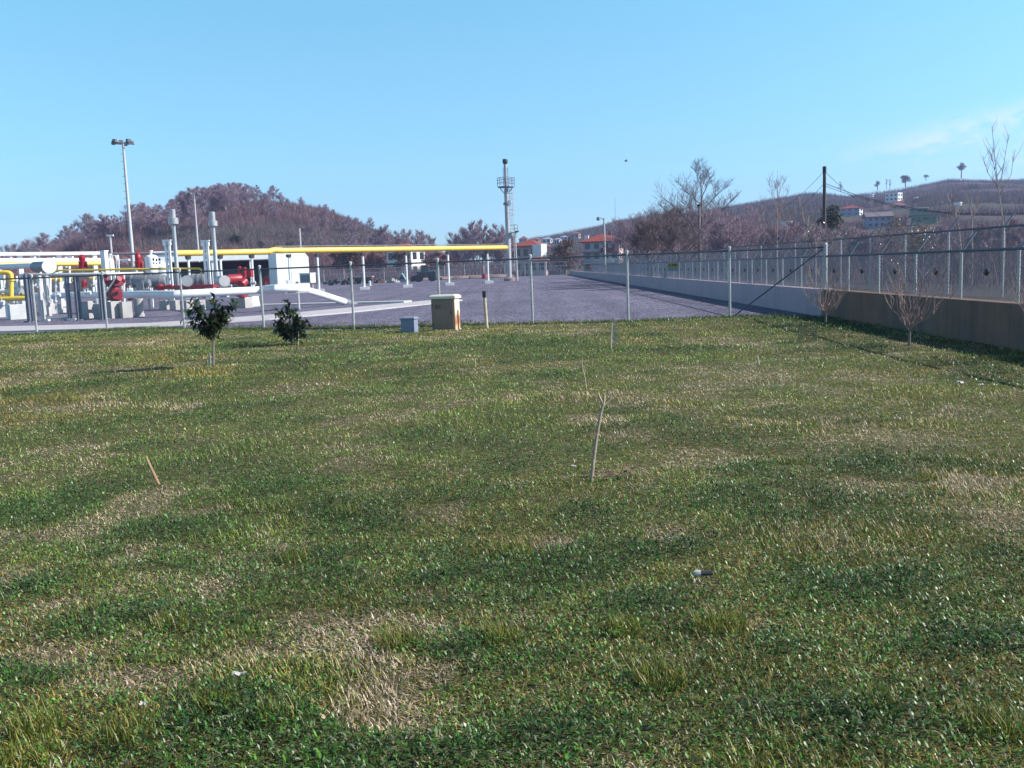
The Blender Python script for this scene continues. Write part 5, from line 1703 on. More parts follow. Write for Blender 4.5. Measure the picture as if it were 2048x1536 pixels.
# village cluster on the far slope
for (a_, b_, yb, ye, yr, wm, rm, lab) in (
        (1038, 1058, 484, 478, 472, HPINK, ROOFP, 'tiny hillside house with faded roof seen past the flare landing'),
        (1062, 1082, 486, 479, 474, HPINK, ROOFP, 'tiny hillside house with long purple red roof'),
        (1084, 1106, 487, 478, 474, HWHITE, HBLUE, 'tiny white hillside house above the white gable building'),
        (1108, 1124, 492, 479, 476, HWALL, HBLUE, 'tiny grey hillside house with flat face beside the brown thicket'),
        (1120, 1140, 482, 474, 471, HWHITE, HBLUE, 'tiny white topped hillside house on the village skyline'),
        (1140, 1162, 478, 467, 463, HPINK, ROOFP, 'tiny reddish hillside house highest in the village')):
    house('hillside_house', lab, a_, b_, yb, ye, yr, R(-15), 6, wm, rm, rows=1, cols=2, side_cols=1, over=.4)
# houses on the big slope
house('hillside_house', 'white two storey house with bluish shaded front high on the slope', 1770, 1805, 403, 387, 386, R(-42), 6.5, HWHITE, HWHITE, rows=2, cols=3, side_cols=2, flat=True, over=.4)
house('hillside_house', 'house of wide red roof just below the white hill house', 1777, 1816, 418, 412, 405, R(-20), 7, HPINK, ROOFP, rows=1, cols=2, side_cols=1, over=.5)
house('hillside_house', 'blue grey house with red roof and white end on the slope', 1678, 1727, 432, 417, 411, R(-30), 7, HBLUE, ROOFR, rows=2, cols=3, side_cols=1, side_m=HWHITE, over=.5)
house('hillside_house', 'grey violet gabled house among the trees on the slope', 1728, 1782, 456, 434, 424, R(-12), 7, HBLUE, mat('grey brown tile', (.15, .13, .14), .9, 0, .2, 2), rows=2, cols=4, side_cols=2, hip=False, over=.6)
house('hillside_house', 'long green house with orange end wall on the slope', 1815, 1878, 448, 431, 430, R(-22), 8, HGREEN, HGREEN, rows=1, cols=5, side_cols=2, side_m=HOR, flat=True, over=1.2)
t, c, ex, ey, W, zb, ze = house('roof_pavilion', 'white columned pavilion standing on the long green house', 1817, 1857, 431, 417, 416, R(-22), 4, HGREEN, HWHITE, rows=1, cols=3, side_cols=0, flat=True, over=.8, d=330, cat='pavilion', z0=P(1836, 432, 330).z)
house('hillside_house', 'small bright white house seen through the fan shaped bare tree', 1556, 1579, 459, 445, 444, R(38), 5, HWHITE, HWHITE, rows=1, cols=3, side_cols=1, flat=True, over=.3)
house('hillside_house', 'tiny pale house beside the small bright white house', 1518, 1530, 459, 450, 448, R(38), 4, HWHITE, ROOFP, rows=1, cols=2, side_cols=1, over=.3)
for (a_, b_, yb, yt, lab) in ((1739, 1747, 394, 389, 'tiny white hut left of the white hill house'), (1828, 1834, 400, 395, 'tiny white hut right of the white hill house'), (1911, 1920, 411, 406, 'tiny white hut alone in the green field')):
    lab = lab.replace('left of', 'uphill of').replace('right of', 'past')
    house('field_hut', lab, a_, b_, yb, yt, yt - 1, R(40), 2.5, HWHITE, HWHITE, rows=1, cols=1, side_cols=0, flat=True, over=.2, cat='hut')

# ------------------------------------------------------------------ POLES AND WIRES
d = 62
tp = P(1649, 334, d)
t = thing('utility_pole', 'dark timber utility pole carrying the wires behind the corner of the fence', 'utility pole', (tp.x, d, .5))
part('shaft', MB().tube([(tp.x, d, .2), (tp.x, d, tp.z)], [.13, .10], 10), mat('creosoted timber', (.075, .065, .065), .8, 0, .3, 4, .3), t, smooth=True)
part('pole_cap', MB().tube([(tp.x, d, tp.z - .35), (tp.x, d, tp.z + .02), (tp.x, d, tp.z + .05)], [.12, .12, .05], 10), BLACK, t, smooth=True)


def wire(label, p0, p1, sag, r=.018):
    pts = []
    for i in range(17):
        f = i / 16; p = Vector(p0).lerp(Vector(p1), f); p.z -= sag * 4 * f * (1 - f); pts.append(p)
    q = MB().tube(pts, r, 4)
    return tag(part('overhead_wire', q, WIRE, loc=p0), label, 'wire')


wire('upper wire from the timber pole down to the wooded slope', P(1648, 343, d), P(1552, 425, 110), .3)
wire('lower wire from the timber pole down to the wooded slope', P(1648, 367, d), P(1545, 432, 110), .8)
wire('upper wire sagging from the timber pole over the grey violet house', P(1651, 344, d), P(1775, 440, 90), .3)
wire('lower wire sweeping from the timber pole over the outer fence', P(1651, 367, d), P(2300, 388, 42), 1.35)
wire('second lower wire close beneath the sweeping wire', P(1651, 372, d), P(2300, 396, 42), 1.25, .014)

d = 132
b = P(1209, 548, d); tp = P(1208, 436, d)
t = thing('street_lamp', 'slim grey street lamp with one drooping lamp arm before the red roofed house', 'street lamp', (tp.x, d, 0))
part('pole', MB().tube([(tp.x, d, 0), (tp.x, d, tp.z)], [.16, .11], 10), GALV, t, smooth=True)
part('arm', MB().tube([(tp.x, d, tp.z - .3), (tp.x - .4, d, tp.z), (tp.x - .75, d, tp.z + .02)], .05, 6), GALVD, t, smooth=True)
part('lamp_head', MB().blob((tp.x - .8, d, tp.z - .12), (.26, .2, .22), 10, 8, 0).box((tp.x - .8, d, tp.z + .08), (.3, .3, .15)), GALVD, t, smooth=True)
for k, (px, hh) in enumerate(((1203, .9), (1212, .8))):
    p = P(px, 548, d - 4)
    t = thing('white_marker', ('white leaning marker post at the foot of the street lamp', 'white upright marker post on the other side of the street lamp')[k], 'post', (p.x, p.y, 0))
    part('shaft', MB().tube([(p.x, p.y, 0), (p.x - .2 * (1 - k), p.y, hh + .6)], .12, 6), WHITE, t)
d = 72
tp = P(1398, 410, d)
t = thing('telegraph_pole', 'slim telegraph pole among the bare trees before the big bare tree', 'utility pole', (tp.x, d, .4))
part('shaft', MB().tube([(tp.x, d, .3), (tp.x, d, tp.z)], [.13, .10], 8), BARK, t, smooth=True)
part('cap', MB().tube([(tp.x, d, tp.z - .1), (tp.x, d, tp.z + .05)], .12, 8), BLACK, t)
p = hit(1231, 440); tp = P(1231, 398, p.y)
t = thing('radio_mast', 'thin far radio mast on the skyline above the red roofed house', 'mast', (p.x, p.y, p.z))
q = MB()
for k in range(3):
    a = 2.094 * k; q.tube([(p.x + .6 * math.cos(a), p.y + .6 * math.sin(a), p.z - 1), (p.x + .2 * math.cos(a), p.y + .2 * math.sin(a), tp.z)], .10, 4)
for i in range(14):
    f = i / 14; z = p.z + (tp.z - p.z) * f; r_ = .6 - .4 * f
    q.tube([(p.x + r_ * math.cos(2.094 * j), p.y + r_ * math.sin(2.094 * j), z + .5 * (j % 2)) for j in range(4)], .05, 3)
part('lattice', q, GALVD, t)
part('antenna', MB().box((p.x, p.y, tp.z), (1.8, .2, .25)), GALVD, t)
# bird
c = P(1252, 322, 90)
q = MB().blob(c, (.16, .07, .06), 8, 6, 0)
q.add([c + Vector((-.05, 0, .02)), c + Vector((.06, 0, .02)), c + Vector((.05, -.3, .14)), c + Vector((-.08, -.5, .06))], [(0, 1, 2, 3), (3, 2, 1, 0)])
q.add([c + Vector((-.05, 0, .02)), c + Vector((.06, 0, .02)), c + Vector((.05, .3, .14)), c + Vector((-.08, .5, .06))], [(0, 1, 2, 3), (3, 2, 1, 0)])
tag(part('bird', q, BLACK, loc=c, smooth=True), 'tiny dark bird flying alone in the open sky', 'bird')


# ------------------------------------------------------------------ BARE TREES
def bare_tree(label, seed, H, spread, bark, twm, name='bare_tree', trunk_frac=.3, r0=None, nl=9, nb=6, nt=7, tw=.028, up_=.9, n3=3, loc=(0, 0, 0), group=None, leaves=None, multi=1, cat='tree'):
    rd = random.Random(seed)
    t = thing(name, label, cat, loc, group)
    L0 = Vector(loc)
    tr, cr = MB(), MB()
    r0 = r0 or H * .018
    tips = []

    def jit(s): return Vector((rd.uniform(-s, s), rd.uniform(-s, s), rd.uniform(-s, s)))

    def limb(p, dr, L, r, lev):
        n = 4 if lev < 2 else 2
        pts = [p]; d_ = dr.normalized()
        for i in range(n):
            d_ = (d_ + jit(.06) + Vector((0, 0, .10 * up_))).normalized()
            pts.append(pts[-1] + d_ * L / n)
        sides = 5 if lev == 0 else (4 if lev == 1 else 3)
        cr.tube(pts, [max(tw * .45, r * (1 - .75 * i / n)) for i in range(n + 1)], sides, cap=False)
        tips.append(pts[-1])
        if lev >= 3: return
        cnt = (nb, nt, n3)[lev]
        for k in range(cnt):
            f = .25 + .75 * (k + rd.random()) / cnt
            i = min(n - 1, int(f * n)); q = pts[i].lerp(pts[i + 1], f * n - i)
            a = rd.uniform(0, 6.283)
            side = Vector((math.cos(a), math.sin(a), rd.uniform(-.1, .4)))
            dd = (d_ * (.85 if lev == 0 else .7) + side * (.68 if lev == 0 else .9) + Vector((0, 0, .2 * up_))).normalized()
            limb(q, dd, L * ((.62 if lev == 0 else .72) - .15 * f) * rd.uniform(.7, 1.2), max(tw * .6, r * .42), lev + 1)

    for s_ in range(multi):
        bx = L0 + (Vector((rd.uniform(-.4, .4), rd.uniform(-.4, .4), 0)) * H * .06 if multi > 1 else Vector((0, 0, 0)))
        lean = jit(.06) * H; lean.z = 0
        if multi > 1: lean *= 2.5
        tz = H * trunk_frac
        pts = [bx + Vector((0, 0, -.3)), bx + lean * .2 + Vector((0, 0, tz * .5)), bx + lean * .45 + Vector((0, 0, tz))]
        tr.tube(pts, [r0 * 1.25, r0, r0 * .85], 8)
        lead = [pts[-1], bx + lean * .7 + Vector((0, 0, H * .6)) + jit(.02 * H), bx + lean + Vector((0, 0, H * .95)) + jit(.03 * H)]
        cr.tube(lead, [r0 * .8, r0 * .4, tw * .5], 6, cap=False)
        for k in range(nl):
            f = (k + rd.random() * .6) / nl
            z = tz * .85 + (H * .9 - tz * .85) * f * .85
            base = lead[0].lerp(lead[1], min(1, (z - tz) / max(.1, H * .6 - tz))) if z < H * .6 else lead[1].lerp(lead[2], (z - H * .6) / (H * .35))
            a = k * 2.4 + rd.uniform(-.4, .4)
            Lm = spread * H * (.62 - .38 * f) * rd.uniform(.8, 1.15)
            limb(base, Vector((math.cos(a), math.sin(a), up_ * rd.uniform(.5, 1.3))), Lm, r0 * (.5 - .25 * f), 0)
    part('trunk', tr, bark, t, smooth=True)
    crown = part('crown', cr, twm, t)
    if leaves:
        n = leaves[0]; rs = np.random.default_rng(seed)
        ti = rs.integers(0, len(tips), n)
        b = np.array([list(tips[i] - L0) for i in ti]) + rs.normal(0, .12, (n, 3))
        col = np.array(leaves[1])[rs.integers(0, len(leaves[1]), n)] * rs.uniform(.7, 1.3, n)[:, None]
        o = blades('leaves', b, rs.uniform(0, 6.28, n), rs.uniform(.3, 2.2, n), np.full(n, leaves[2]), np.full(n, leaves[2] * .2), np.full(n, leaves[2] * .6), rs.uniform(0, .5, n), col, LEAFM)
        o.parent = t
    return t


# prototypes for the mound and far trees, moved to their first place below
mound_sky = [(170, 417, 318), (233, 425, 318), (205, 440, 322), (258, 420, 320), (292, 405, 318), (318, 402, 320), (345, 396, 316), (372, 388, 318), (398, 372, 322), (418, 366, 320), (440, 366, 318), (462, 361, 320), (478, 360, 324), (494, 361, 318), (512, 366, 320), (545, 366, 320), (602, 391, 318),
             (530, 385, 316), (575, 404, 320), (640, 428, 318), (668, 432, 314), (697, 434, 310), (727, 446, 300)]
msk_lab = ['bare round tree standing alone at the low end of the mound', 'pale bare tree behind the tall floodlight mast', 'bare tree filling the dip between mound end and mast', 'bare tree just past the tall floodlight mast',
           'dark bare tree rising on the lower shoulder of the mound', 'bare tree above the first exhaust stack shoulder', 'bare tree over the first exhaust stack cowl', 'bare tree behind the farther floodlight mast head', 'broad bare tree beside the farther mast head', 'bare tree of dense crown before the summit', 'lower bare tree in the notch of the mound skyline', 'bare tree at the summit, first of three touching crowns', 'bare tree at the summit, middle of three touching crowns', 'bare tree at the summit, last of three touching crowns', 'bare tree descending from the summit group', 'separate bare tree with gap beyond the summit group', 'small lone bare tree on the falling skyline',
           'low bare tree beneath the summit gap', 'low bare tree between summit and lone skyline tree', 'thin bare tree on the lower falling slope', 'thin bare tree above the kiosk side of the slope', 'purple bare tree near the foot of the slope', 'purple bare tree last on the mound slope']
protos = []
specs = [(31, .60, .10, 12, 7, 8), (32, .54, .12, 12, 7, 8), (33, .66, .08, 12, 7, 7), (34, .58, .11, 12, 8, 7), (35, .48, .1, 12, 7, 8)]


def place_tree(k, px, py_top, d, label, group=None, wide=1.0):
    tpz = P(px, py_top, d)
    zb = float(zterr(tpz.x, d)) if d > 190 else (0.0 if tpz.x < xw(d) else .5)
    H = max(3.0, tpz.z - zb)
    i = k % len(specs)
    if len(protos) <= i:
        s = specs[i]
        o = bare_tree(label, s[0], 10.0, s[1], BARK, TWIG, trunk_frac=s[2], nl=s[3], nb=s[4], nt=s[5], tw=.035, n3=4, up_=1.0, loc=(0, 0, 0), group=group)
        protos.append(o)
    else:
        o = dup(protos[i], (0, 0, 0), 0, 1, label, group)
        if group is None and 'group' in o: del o['group']
    o.location = (tpz.x, d, zb - .2); o.rotation_euler = (0, 0, random.uniform(0, 6.28))
    o.scale = (H / 10 * wide, H / 10 * wide, H / 10)
    return o


for k, ((px, py, d), lab) in enumerate(zip(mound_sky, msk_lab)):
    place_tree(k, px, py, d, lab, wide=1.15)
# slope trees of the mound that nothing tells apart
rd = random.Random(77)
for k in range(110):
    for _ in range(20):
        X = rd.uniform(-150, -30) if k % 3 == 0 else rd.uniform(-149, -84); Y = rd.uniform(268, 330); z = float(zterr(X, Y))
        if z > 2: break
    o = place_tree(k, 500, 400, 300, 'bare tree in the crowded wood covering the mound', 'trees crowding the wooded mound')
    H = rd.uniform(5.5, 10.0) if X < -84 else rd.uniform(3.5, 6.0)
    o.location = (X, Y, z - .2); o.scale = (H / 10 * 1.25, H / 10 * 1.25, H / 10)
# poplar rows beyond the far fence
row = [(905, 458, 214, 'bare tree first of the row beyond the pipeline'), (925, 446, 218, 'second bare tree of the row beyond the pipeline'), (945, 428, 212, 'tallest bare tree of the row beyond the pipeline'), (962, 429, 216, 'bare tree beside the tallest of the row'), (977, 446, 214, 'bare tree before the last of the row by the flare'), (995, 440, 212, 'bare tree whose crown touches the flare stack'), (1006, 452, 220, 'bare tree directly behind the flare stack'), (935, 455, 230, 'shorter bare tree inside the row beyond the pipeline'),
       (745, 452, 240, 'slim bare tree at the foot of the mound'), (762, 440, 238, 'slim bare tree above the first pipeline span'), (792, 456, 240, 'bare tree over the roof of the white walled house'), (812, 450, 242, 'bare tree behind the roof of the white walled house'), (838, 448, 244, 'pale bare tree past the white walled house'), (862, 462, 240, 'thin bare tree alone between house and row'), (650, 470, 250, 'bare tree above the yellow pipeline offset'), (700, 465, 250, 'bare tree above the second pipeline support'), (20, 480, 300, 'small bare tree beyond the rack at the picture edge'), (50, 476, 300, 'small bare tree over the handrail loop'), (90, 482, 300, 'small bare tree past the handrail loop'), (118, 474, 305, 'small bare tree before the lone round tree'), (1130, 492, 215, 'brown bare tree beside the pinkish house'), (1118, 500, 210, 'brown bare bush between the two houses'), (1150, 496, 214, 'brown bare tree crowding the three storey house'), (1025, 455, 230, 'bare tree peeping past the flare ladder')]
for k, (px, py, d, lab) in enumerate(row):
    place_tree(k + 1, px, py, d, lab, wide=.85 if py < 460 else 1.2)

# nearer bare trees beyond the wall
def gz(x, y): return float(.5 + zterr(x, y))


near = [(1400, 318, 76, .50, 'big leafless tree tallest against the sky beyond the wall', BARK, TWIGD, 41, 1), (1322, 415, 84, .62, 'dark forked leafless tree beyond the wall near the street lamp', BARK, TWIGD, 42, 1), (1348, 402, 80, .6, 'leafless tree with bent dark trunk beside the telegraph pole', BARK, TWIGD, 43, 1), (1295, 420, 92, .62, 'leafless tree reaching over the far wall end', BARK, TWIG, 44, 1),
        (1268, 432, 100, .62, 'low leafless tree closest to the three storey house', BARK, TWIG, 45, 2), (1432, 415, 66, .62, 'leafless tree with pale leaning trunk beside the big tree', BARKL, TWIG, 46, 1), (1470, 428, 70, .62, 'low spreading leafless tree past the big tree', BARKL, TWIG, 47, 2), (1372, 408, 95, .6, 'leafless tree behind the telegraph pole', BARK, TWIG, 48, 1),
        (1510, 402, 120, .6, 'leafless tree behind the low spreading one', BARK, TWIG, 49, 1),
        (1306, 432, 70, .62, 'dark leafless tree low against the far wall fence', BARK, TWIGD, 71, 2), (1362, 428, 64, .6, 'dark leafless tree crowding the foot of the telegraph pole', BARK, TWIGD, 72, 1), (1335, 438, 110, .7, 'violet leafless tree deep in the grove beyond the wall', BARK, TWIG, 73, 1), (1285, 442, 125, .7, 'violet leafless tree beyond the grove towards the houses', BARK, TWIG, 74, 1), (1418, 436, 100, .7, 'violet leafless tree behind the pale leaning trunk', BARK, TWIG, 75, 1), (1455, 446, 58, .66, 'pale limbed leafless tree leaning over the outer fence', BARKL, TWIG, 76, 2), (1490, 440, 90, .66, 'violet leafless tree before the hillside beside the fan tree', BARK, TWIG, 77, 1), (1250, 450, 135, .66, 'small violet leafless tree next to the three storey house', BARK, TWIG, 78, 1),
        (1588, 436, 62, .6, 'thin violet leafless tree past the fan shaped tree', BARK, TWIG, 81, 1), (1702, 452, 52, .6, 'thin leafless tree before the blue grey house', BARKL, TWIG, 82, 1), (1728, 462, 46, .6, 'low leafless tree under the grey violet house', BARK, TWIG, 83, 2), (1884, 446, 42, .55, 'leafless tree before the orange end wall', BARKL, TWIG, 84, 1), (1868, 470, 38, .6, 'low leafless bushy tree behind the outer fence arms', BARK, TWIG, 85, 2),
        (1964, 440, 40, .5, 'leafless tree just before the tall slender one', BARK, TWIG, 86, 1), (2034, 425, 36, .5, 'leafless tree last along the outer fence', BARKL, TWIG, 87, 1), (1540, 448, 75, .62, 'violet leafless tree under the tiny pale house', BARK, TWIG, 88, 2), (1630, 455, 58, .6, 'leafless tree before the timber pole base', BARK, TWIG, 89, 2)]
for (px, py, d, sp, lab, bk, tw_, sd, mu) in near:
    tp = P(px, py, d); zb = gz(tp.x, d)
    bare_tree(lab, sd, tp.z - zb, sp * 1.22, bk, tw_, trunk_frac=.2, nl=13, nb=7, nt=6, tw=.013, up_=.75, n3=4, loc=(tp.x, d, zb), multi=mu, r0=(tp.z - zb) * .016)
# fan of thin shoots
tp = P(1556, 335, 50); zb = gz(tp.x, 50)
bare_tree('thin pinkish leafless tree fanning out before the small white house', 51, tp.z - zb, .52, BARKL, TWIGP, trunk_frac=.25, nl=9, nb=4, nt=3, tw=.010, up_=1.6, loc=(tp.x, 50, zb), r0=.04)
# tall slender tree at right with long shoots
d = 30
def slender(label, d, stems, r):
    b = P(*stems[0][0], d); zb = .45
    t = thing('slender_tree', label, 'tree', (b.x, d, zb))
    rd = random.Random(stems[0][0][0])
    for i, st in enumerate(stems):
        pts = [P(px, py, d) for px, py in st]
        if i == 0: pts = [Vector((pts[0].x, d, zb))] + pts
        q = MB().tube(pts, [r * (1 - .8 * k / len(pts)) * (1 if i == 0 else .5) for k in range(len(pts))], 6, cap=False)
        for k in range(len(pts) - 1):
            for j in range(5):
                p = pts[k].lerp(pts[k + 1], rd.random()); a = rd.uniform(0, 6.28); l = rd.uniform(.2, .55)
                q.tube([p, p + Vector((math.cos(a) * l * .35, math.sin(a) * l * .35, l * .6)), p + Vector((math.cos(a) * l * .5, math.sin(a) * l * .5, l))], [.007, .005, .003], 3, cap=False)
        part('trunk' if i == 0 else 'branch', q, BARKL if i == 0 else TWIGP, t, smooth=True)
    return t


slender('tall slender leafless tree with long whippy shoots behind the outer fence', 30, [[(2010, 470), (2003, 420), (1996, 370), (1990, 320), (1984, 252)], [(1996, 380), (2005, 345), (2012, 300), (2018, 270)], [(1997, 375), (1975, 345), (1966, 312)], [(1999, 395), (2022, 350), (2028, 310)], [(1993, 360), (1988, 330), (1978, 296)]], .021)
slender('pale leafless tree with crooked forks behind the outer fence', 34, [[(1922, 500), (1918, 460), (1912, 425)], [(1918, 460), (1904, 420), (1898, 400)], [(1914, 440), (1925, 410), (1936, 388)], [(1912, 425), (1906, 405), (1903, 390)]], .032)
slender('thin leafless tree between the slender and the crooked one', 33, [[(1945, 500), (1944, 450), (1942, 395)], [(1944, 440), (1955, 415), (1960, 392)]], .03)
slender('straight thin leafless tree in front of the violet house', 40, [[(1612, 500), (1614, 460), (1618, 430)], [(1614, 460), (1606, 430), (1600, 405)]], .04)

# sparse leafy young trees
PALE = [[.17, .16, .09], [.14, .15, .06], [.26, .23, .16], [.10, .11, .05]]
for (px, py, d, sd, lab, nlv) in ((1800, 428, 30, 61, 'young tree with sparse yellowish leaves before the violet house', 1200), (1842, 440, 28, 62, 'young tree with sparse pale leaves behind the outer fence arms', 1100), (1630, 430, 36, 63, 'young tree with sparse pale leaves beside the timber pole', 700), (1682, 440, 40, 64, 'low young tree with sparse leaves past the timber pole', 800), (1765, 455, 32, 65, 'small sparse leafed tree below the violet house', 500)):
    tp = P(px, py, d); zb = .45
    bare_tree(lab, sd, tp.z - zb, .55, BARK, TWIG, name='sparse_leafed_tree', trunk_frac=.22, nl=8, nb=4, nt=3, tw=.010, loc=(tp.x, d, zb), r0=.035, leaves=(int(nlv * .8), PALE, .06))

# evergreen trees: crown of many small needle-leaf faces round limbs
EVM = attr_mat('evergreen foliage', .6, .2, .25)


def evergreen(name, label, px, py_top, py_bot, d, wpx, crown_bot, seed, flat=.5, n=2600, col=((.035, .06, .03), (.05, .075, .035), (.025, .042, .028)), leaf=.06):
    tp = P(px, py_top, d); bt = P(px, py_bot, d)
    zb = bt.z; H = tp.z - zb; Wd = wpx * d / F
    t = thing(name, label, 'tree', (tp.x, d, zb))
    rs = np.random.default_rng(seed); rd = random.Random(seed)
    cb = zb + H * crown_bot
    q = MB().tube([(tp.x, d, zb - H * .15), (tp.x + Wd * .02, d, cb), (tp.x, d, zb + H * .8)], [Wd * .05 + .06, Wd * .04 + .05, .05], 7)
    cl = []
    for k in range(11):
        a = rd.uniform(0, 6.28); rr = Wd * .5 * rd.uniform(.25, .85); zz = cb + (tp.z - cb) * rd.uniform(.15, .95)
        fall = 1 - flat * ((zz - cb) / (tp.z - cb)) ** 2
        c = Vector((tp.x + rr * math.cos(a) * fall, d + rr * math.sin(a) * fall, zz))
        q.tube([(tp.x, d, cb + (zz - cb) * .4), c], [.05 + Wd * .012, .03], 4, cap=False); cl.append(c)
    part('trunk', q, BARK, t, smooth=True)
    ci = rs.integers(0, len(cl), n)
    C = np.array([list(c) for c in cl])[ci] - np.array([tp.x, d, zb])
    v = rs.normal(0, 1, (n, 3)); v /= np.linalg.norm(v, axis=1)[:, None]
    rad = Wd * .25 * rs.random(n) ** .4
    b = C + v * rad[:, None] * np.array([1, 1, .62])
    tint = np.array(col)[rs.integers(0, 3, n)] * (rs.uniform(.6, 1.4, n) * np.array([rd.uniform(.7, 1.3) for _ in cl])[ci])[:, None]
    L = leaf * Wd * rs.uniform(.7, 1.5, n)
    o = blades('crown', b, rs.uniform(0, 6.28, n), rs.uniform(.2, 2.4, n), L, L * .3, L * .5, rs.uniform(0, .6, n), tint, EVM)
    o.parent = t
    return t


def ridge_d(px, py):
    best = None
    for d in range(500, 1000, 10):
        p = P(px, py, d)
        if p.z < float(zterr(p.x, p.y)) + .5: return d
    return 700


evergreen('umbrella_pine', 'umbrella pine with heart shaped crown alone on the hill ridge', 1923, 327, 353, 690, 19, .50, 1, .2)
evergreen('umbrella_pine', 'tiny flat topped pine on the hill ridge', 1852, 349, 360, 690, 10, .45, 2, .3, 1500)
evergreen('dark_pine', 'bushy dark pine on the ridge above the white hill house', 1811, 351, 371, 690, 21, .2, 3, .5)
evergreen('small_pine', 'pair-like twin pine on the ridge, the taller stem', 1773, 357, 376, 690, 6, .15, 4, .6, 1200)
evergreen('small_pine', 'thin pine on the ridge beside the twin pine', 1780, 358, 376, 690, 6, .15, 5, .6, 1200)
evergreen('small_pine', 'low round pine lowest along the ridge', 1755, 362, 378, 690, 14, .1, 6, .6, 1500)
evergreen('small_pine', 'small dark pine on the skyline behind the wires', 1681, 364, 382, 690, 10, .2, 7, .6, 1200)
evergreen('dark_evergreen', 'dark green evergreen tree behind the timber pole', 1664, 416, 470, 120, 52, .05, 8, .5, 4000)
evergreen('dark_evergreen', 'dark evergreen bush on the mound above the shelter roof', 472, 467, 500, 255, 32, .05, 9, .5, 3000)
evergreen('dark_evergreen', 'small dark evergreen on the mound beside the bigger one', 520, 482, 502, 255, 18, .05, 10, .5, 1800)
evergreen('dark_evergreen', 'small dark evergreen over the shelter roof end', 577, 484, 503, 250, 16, .05, 11, .5, 1800)
evergreen('dark_evergreen', 'narrow dark evergreen near the mound summit', 526, 396, 428, 312, 10, .05, 12, .6, 1500)
evergreen('dark_evergreen', 'broad green thicket tree in the upper slope field', 1940, 374, 392, 560, 46, .02, 13, .4, 3000)
evergreen('dark_evergreen', 'round dark thicket tree lower on the slope', 1985, 382, 400, 540, 34, .02, 14, .4, 2500)
evergreen('dark_evergreen', 'low dark evergreen between the hill houses', 1838, 398, 412, 450, 26, .02, 15, .4, 2000)
evergreen('brown_thicket_tree', 'brown leafed tree between the two red roofed houses', 1128, 478, 545, 200, 62, .05, 16, .5, 3500, ((.16, .085, .05), (.20, .10, .06), (.12, .075, .05)))
evergreen('brown_thicket_tree', 'brown leafed tree behind the yellow pipeline', 690, 503, 550, 215, 70, .05, 17, .4, 3500, ((.12, .07, .055), (.15, .085, .06), (.10, .07, .06)))
evergreen('brown_thicket_tree', 'reddish brown leafed tree before the mound foot', 752, 506, 552, 212, 50, .05, 18, .4, 3000, ((.13, .065, .05), (.16, .08, .06), (.10, .06, .05)))
evergreen('dark_evergreen', 'dark evergreen bush beside the fallen end of the pipeline row', 880, 506, 548, 215, 30, .05, 19, .5, 2200)

evergreen('brown_thicket_tree', 'reddish leafed tree half hiding the white walled house', 800, 503, 552, 212, 46, .05, 21, .4, 2600, ((.16, .10, .09), (.19, .12, .11), (.13, .09, .085)))
evergreen('brown_thicket_tree', 'violet brown leafed tree past the white walled house', 858, 508, 552, 212, 34, .05, 22, .4, 2200, ((.16, .12, .12), (.19, .13, .13), (.13, .10, .10)))
# ------------------------------------------------------------------ BRUSH (uncountable)
BRM = attr_mat('winter brush', .85, .15, .1)


def clear(x, y):
    k = np.ones(len(x), bool)
    for (hx, hy, hw) in HOUSES:
        if hy < 190: continue
        k &= ~((np.abs(x / y - hx / hy) < (hw * .62) / hy) & (y > hy - hy * .25) & (y < hy + 6))
    return k


def brush(name, label, x, y, z, Lm, w, cols, weights=None, tmean=.35):
    n = len(x)
    c = np.array(cols)
    ci = RNG.choice(len(c), n, p=weights)
    tint = c[ci] * RNG.uniform(.65, 1.4, n)[:, None] * (.75 + .5 * fbm(x / 7, y / 7, 61, 3))[:, None]
    L = np.asarray(Lm) * RNG.uniform(.5, 1.5, n) * (.6 + .8 * fbm(x / 11, y / 11, 66, 3))
    o = blades(name, np.stack([x, y, z], 1), RNG.uniform(0, 6.28, n), np.abs(RNG.normal(tmean, .3, n)), L, np.full(n, w) * RNG.uniform(.6, 1.5, n), np.full(n, w) * .7, RNG.uniform(-.4, .6, n), tint, BRM)
    return tag(o, label, 'brush', kind='stuff')


VIO = [[.190, .130, .155], [.215, .138, .145], [.145, .106, .128], [.195, .108, .105], [.14, .118, .100]]
n = 330000
x = RNG.uniform(-190, -15, n); y = RNG.uniform(235, 345, n); z = zterr(x, y)
k = z > .8; x, y, z = x[k], y[k], z[k]
hgt = z + 5 * (fbm(x / 16, y / 16, 71, 3) - .5)
low = (hgt < 9.5) & (x > -125)
mid = (hgt >= 9.5) & (hgt < 16.5) & (x > -100)
brush('undergrowth', 'reddish bracken scrub on the lower slope of the mound', x[low], y[low], z[low] - .2, 1.3, .075, [[.40, .155, .15], [.34, .14, .14], [.26, .15, .15], [.40, .22, .20]], None, .7)
brush('undergrowth', 'grey green leafless scrub across the middle of the mound', x[mid], y[mid], z[mid] - .2, 1.5, .075, [[.18, .16, .15], [.18, .145, .17], [.22, .17, .18], [.14, .14, .115]], None, .7)
k = ~(low | mid)
brush('undergrowth', 'violet leafless scrub clothing the upper and wooded end of the mound', x[k], y[k], z[k] - .2, np.where(x[k] < -98, 3.0, 1.9), .08, [[c * 1.25 for c in v] for v in VIO], None, .6)
n = 70000
x = RNG.uniform(12.6, 75, n); y = 12 + 190 * RNG.random(n) ** 1.3
k = (x > xw(y) + 4.2); x, y = x[k], y[k]
brush('thicket', 'leafless brown thicket behind the outer fence', x, y, .4 + zterr(x, y), 1.5, .020, VIO, None, .4)
n = 130000
x = RNG.uniform(20, 120, n); y = 70 + 230 * RNG.random(n)
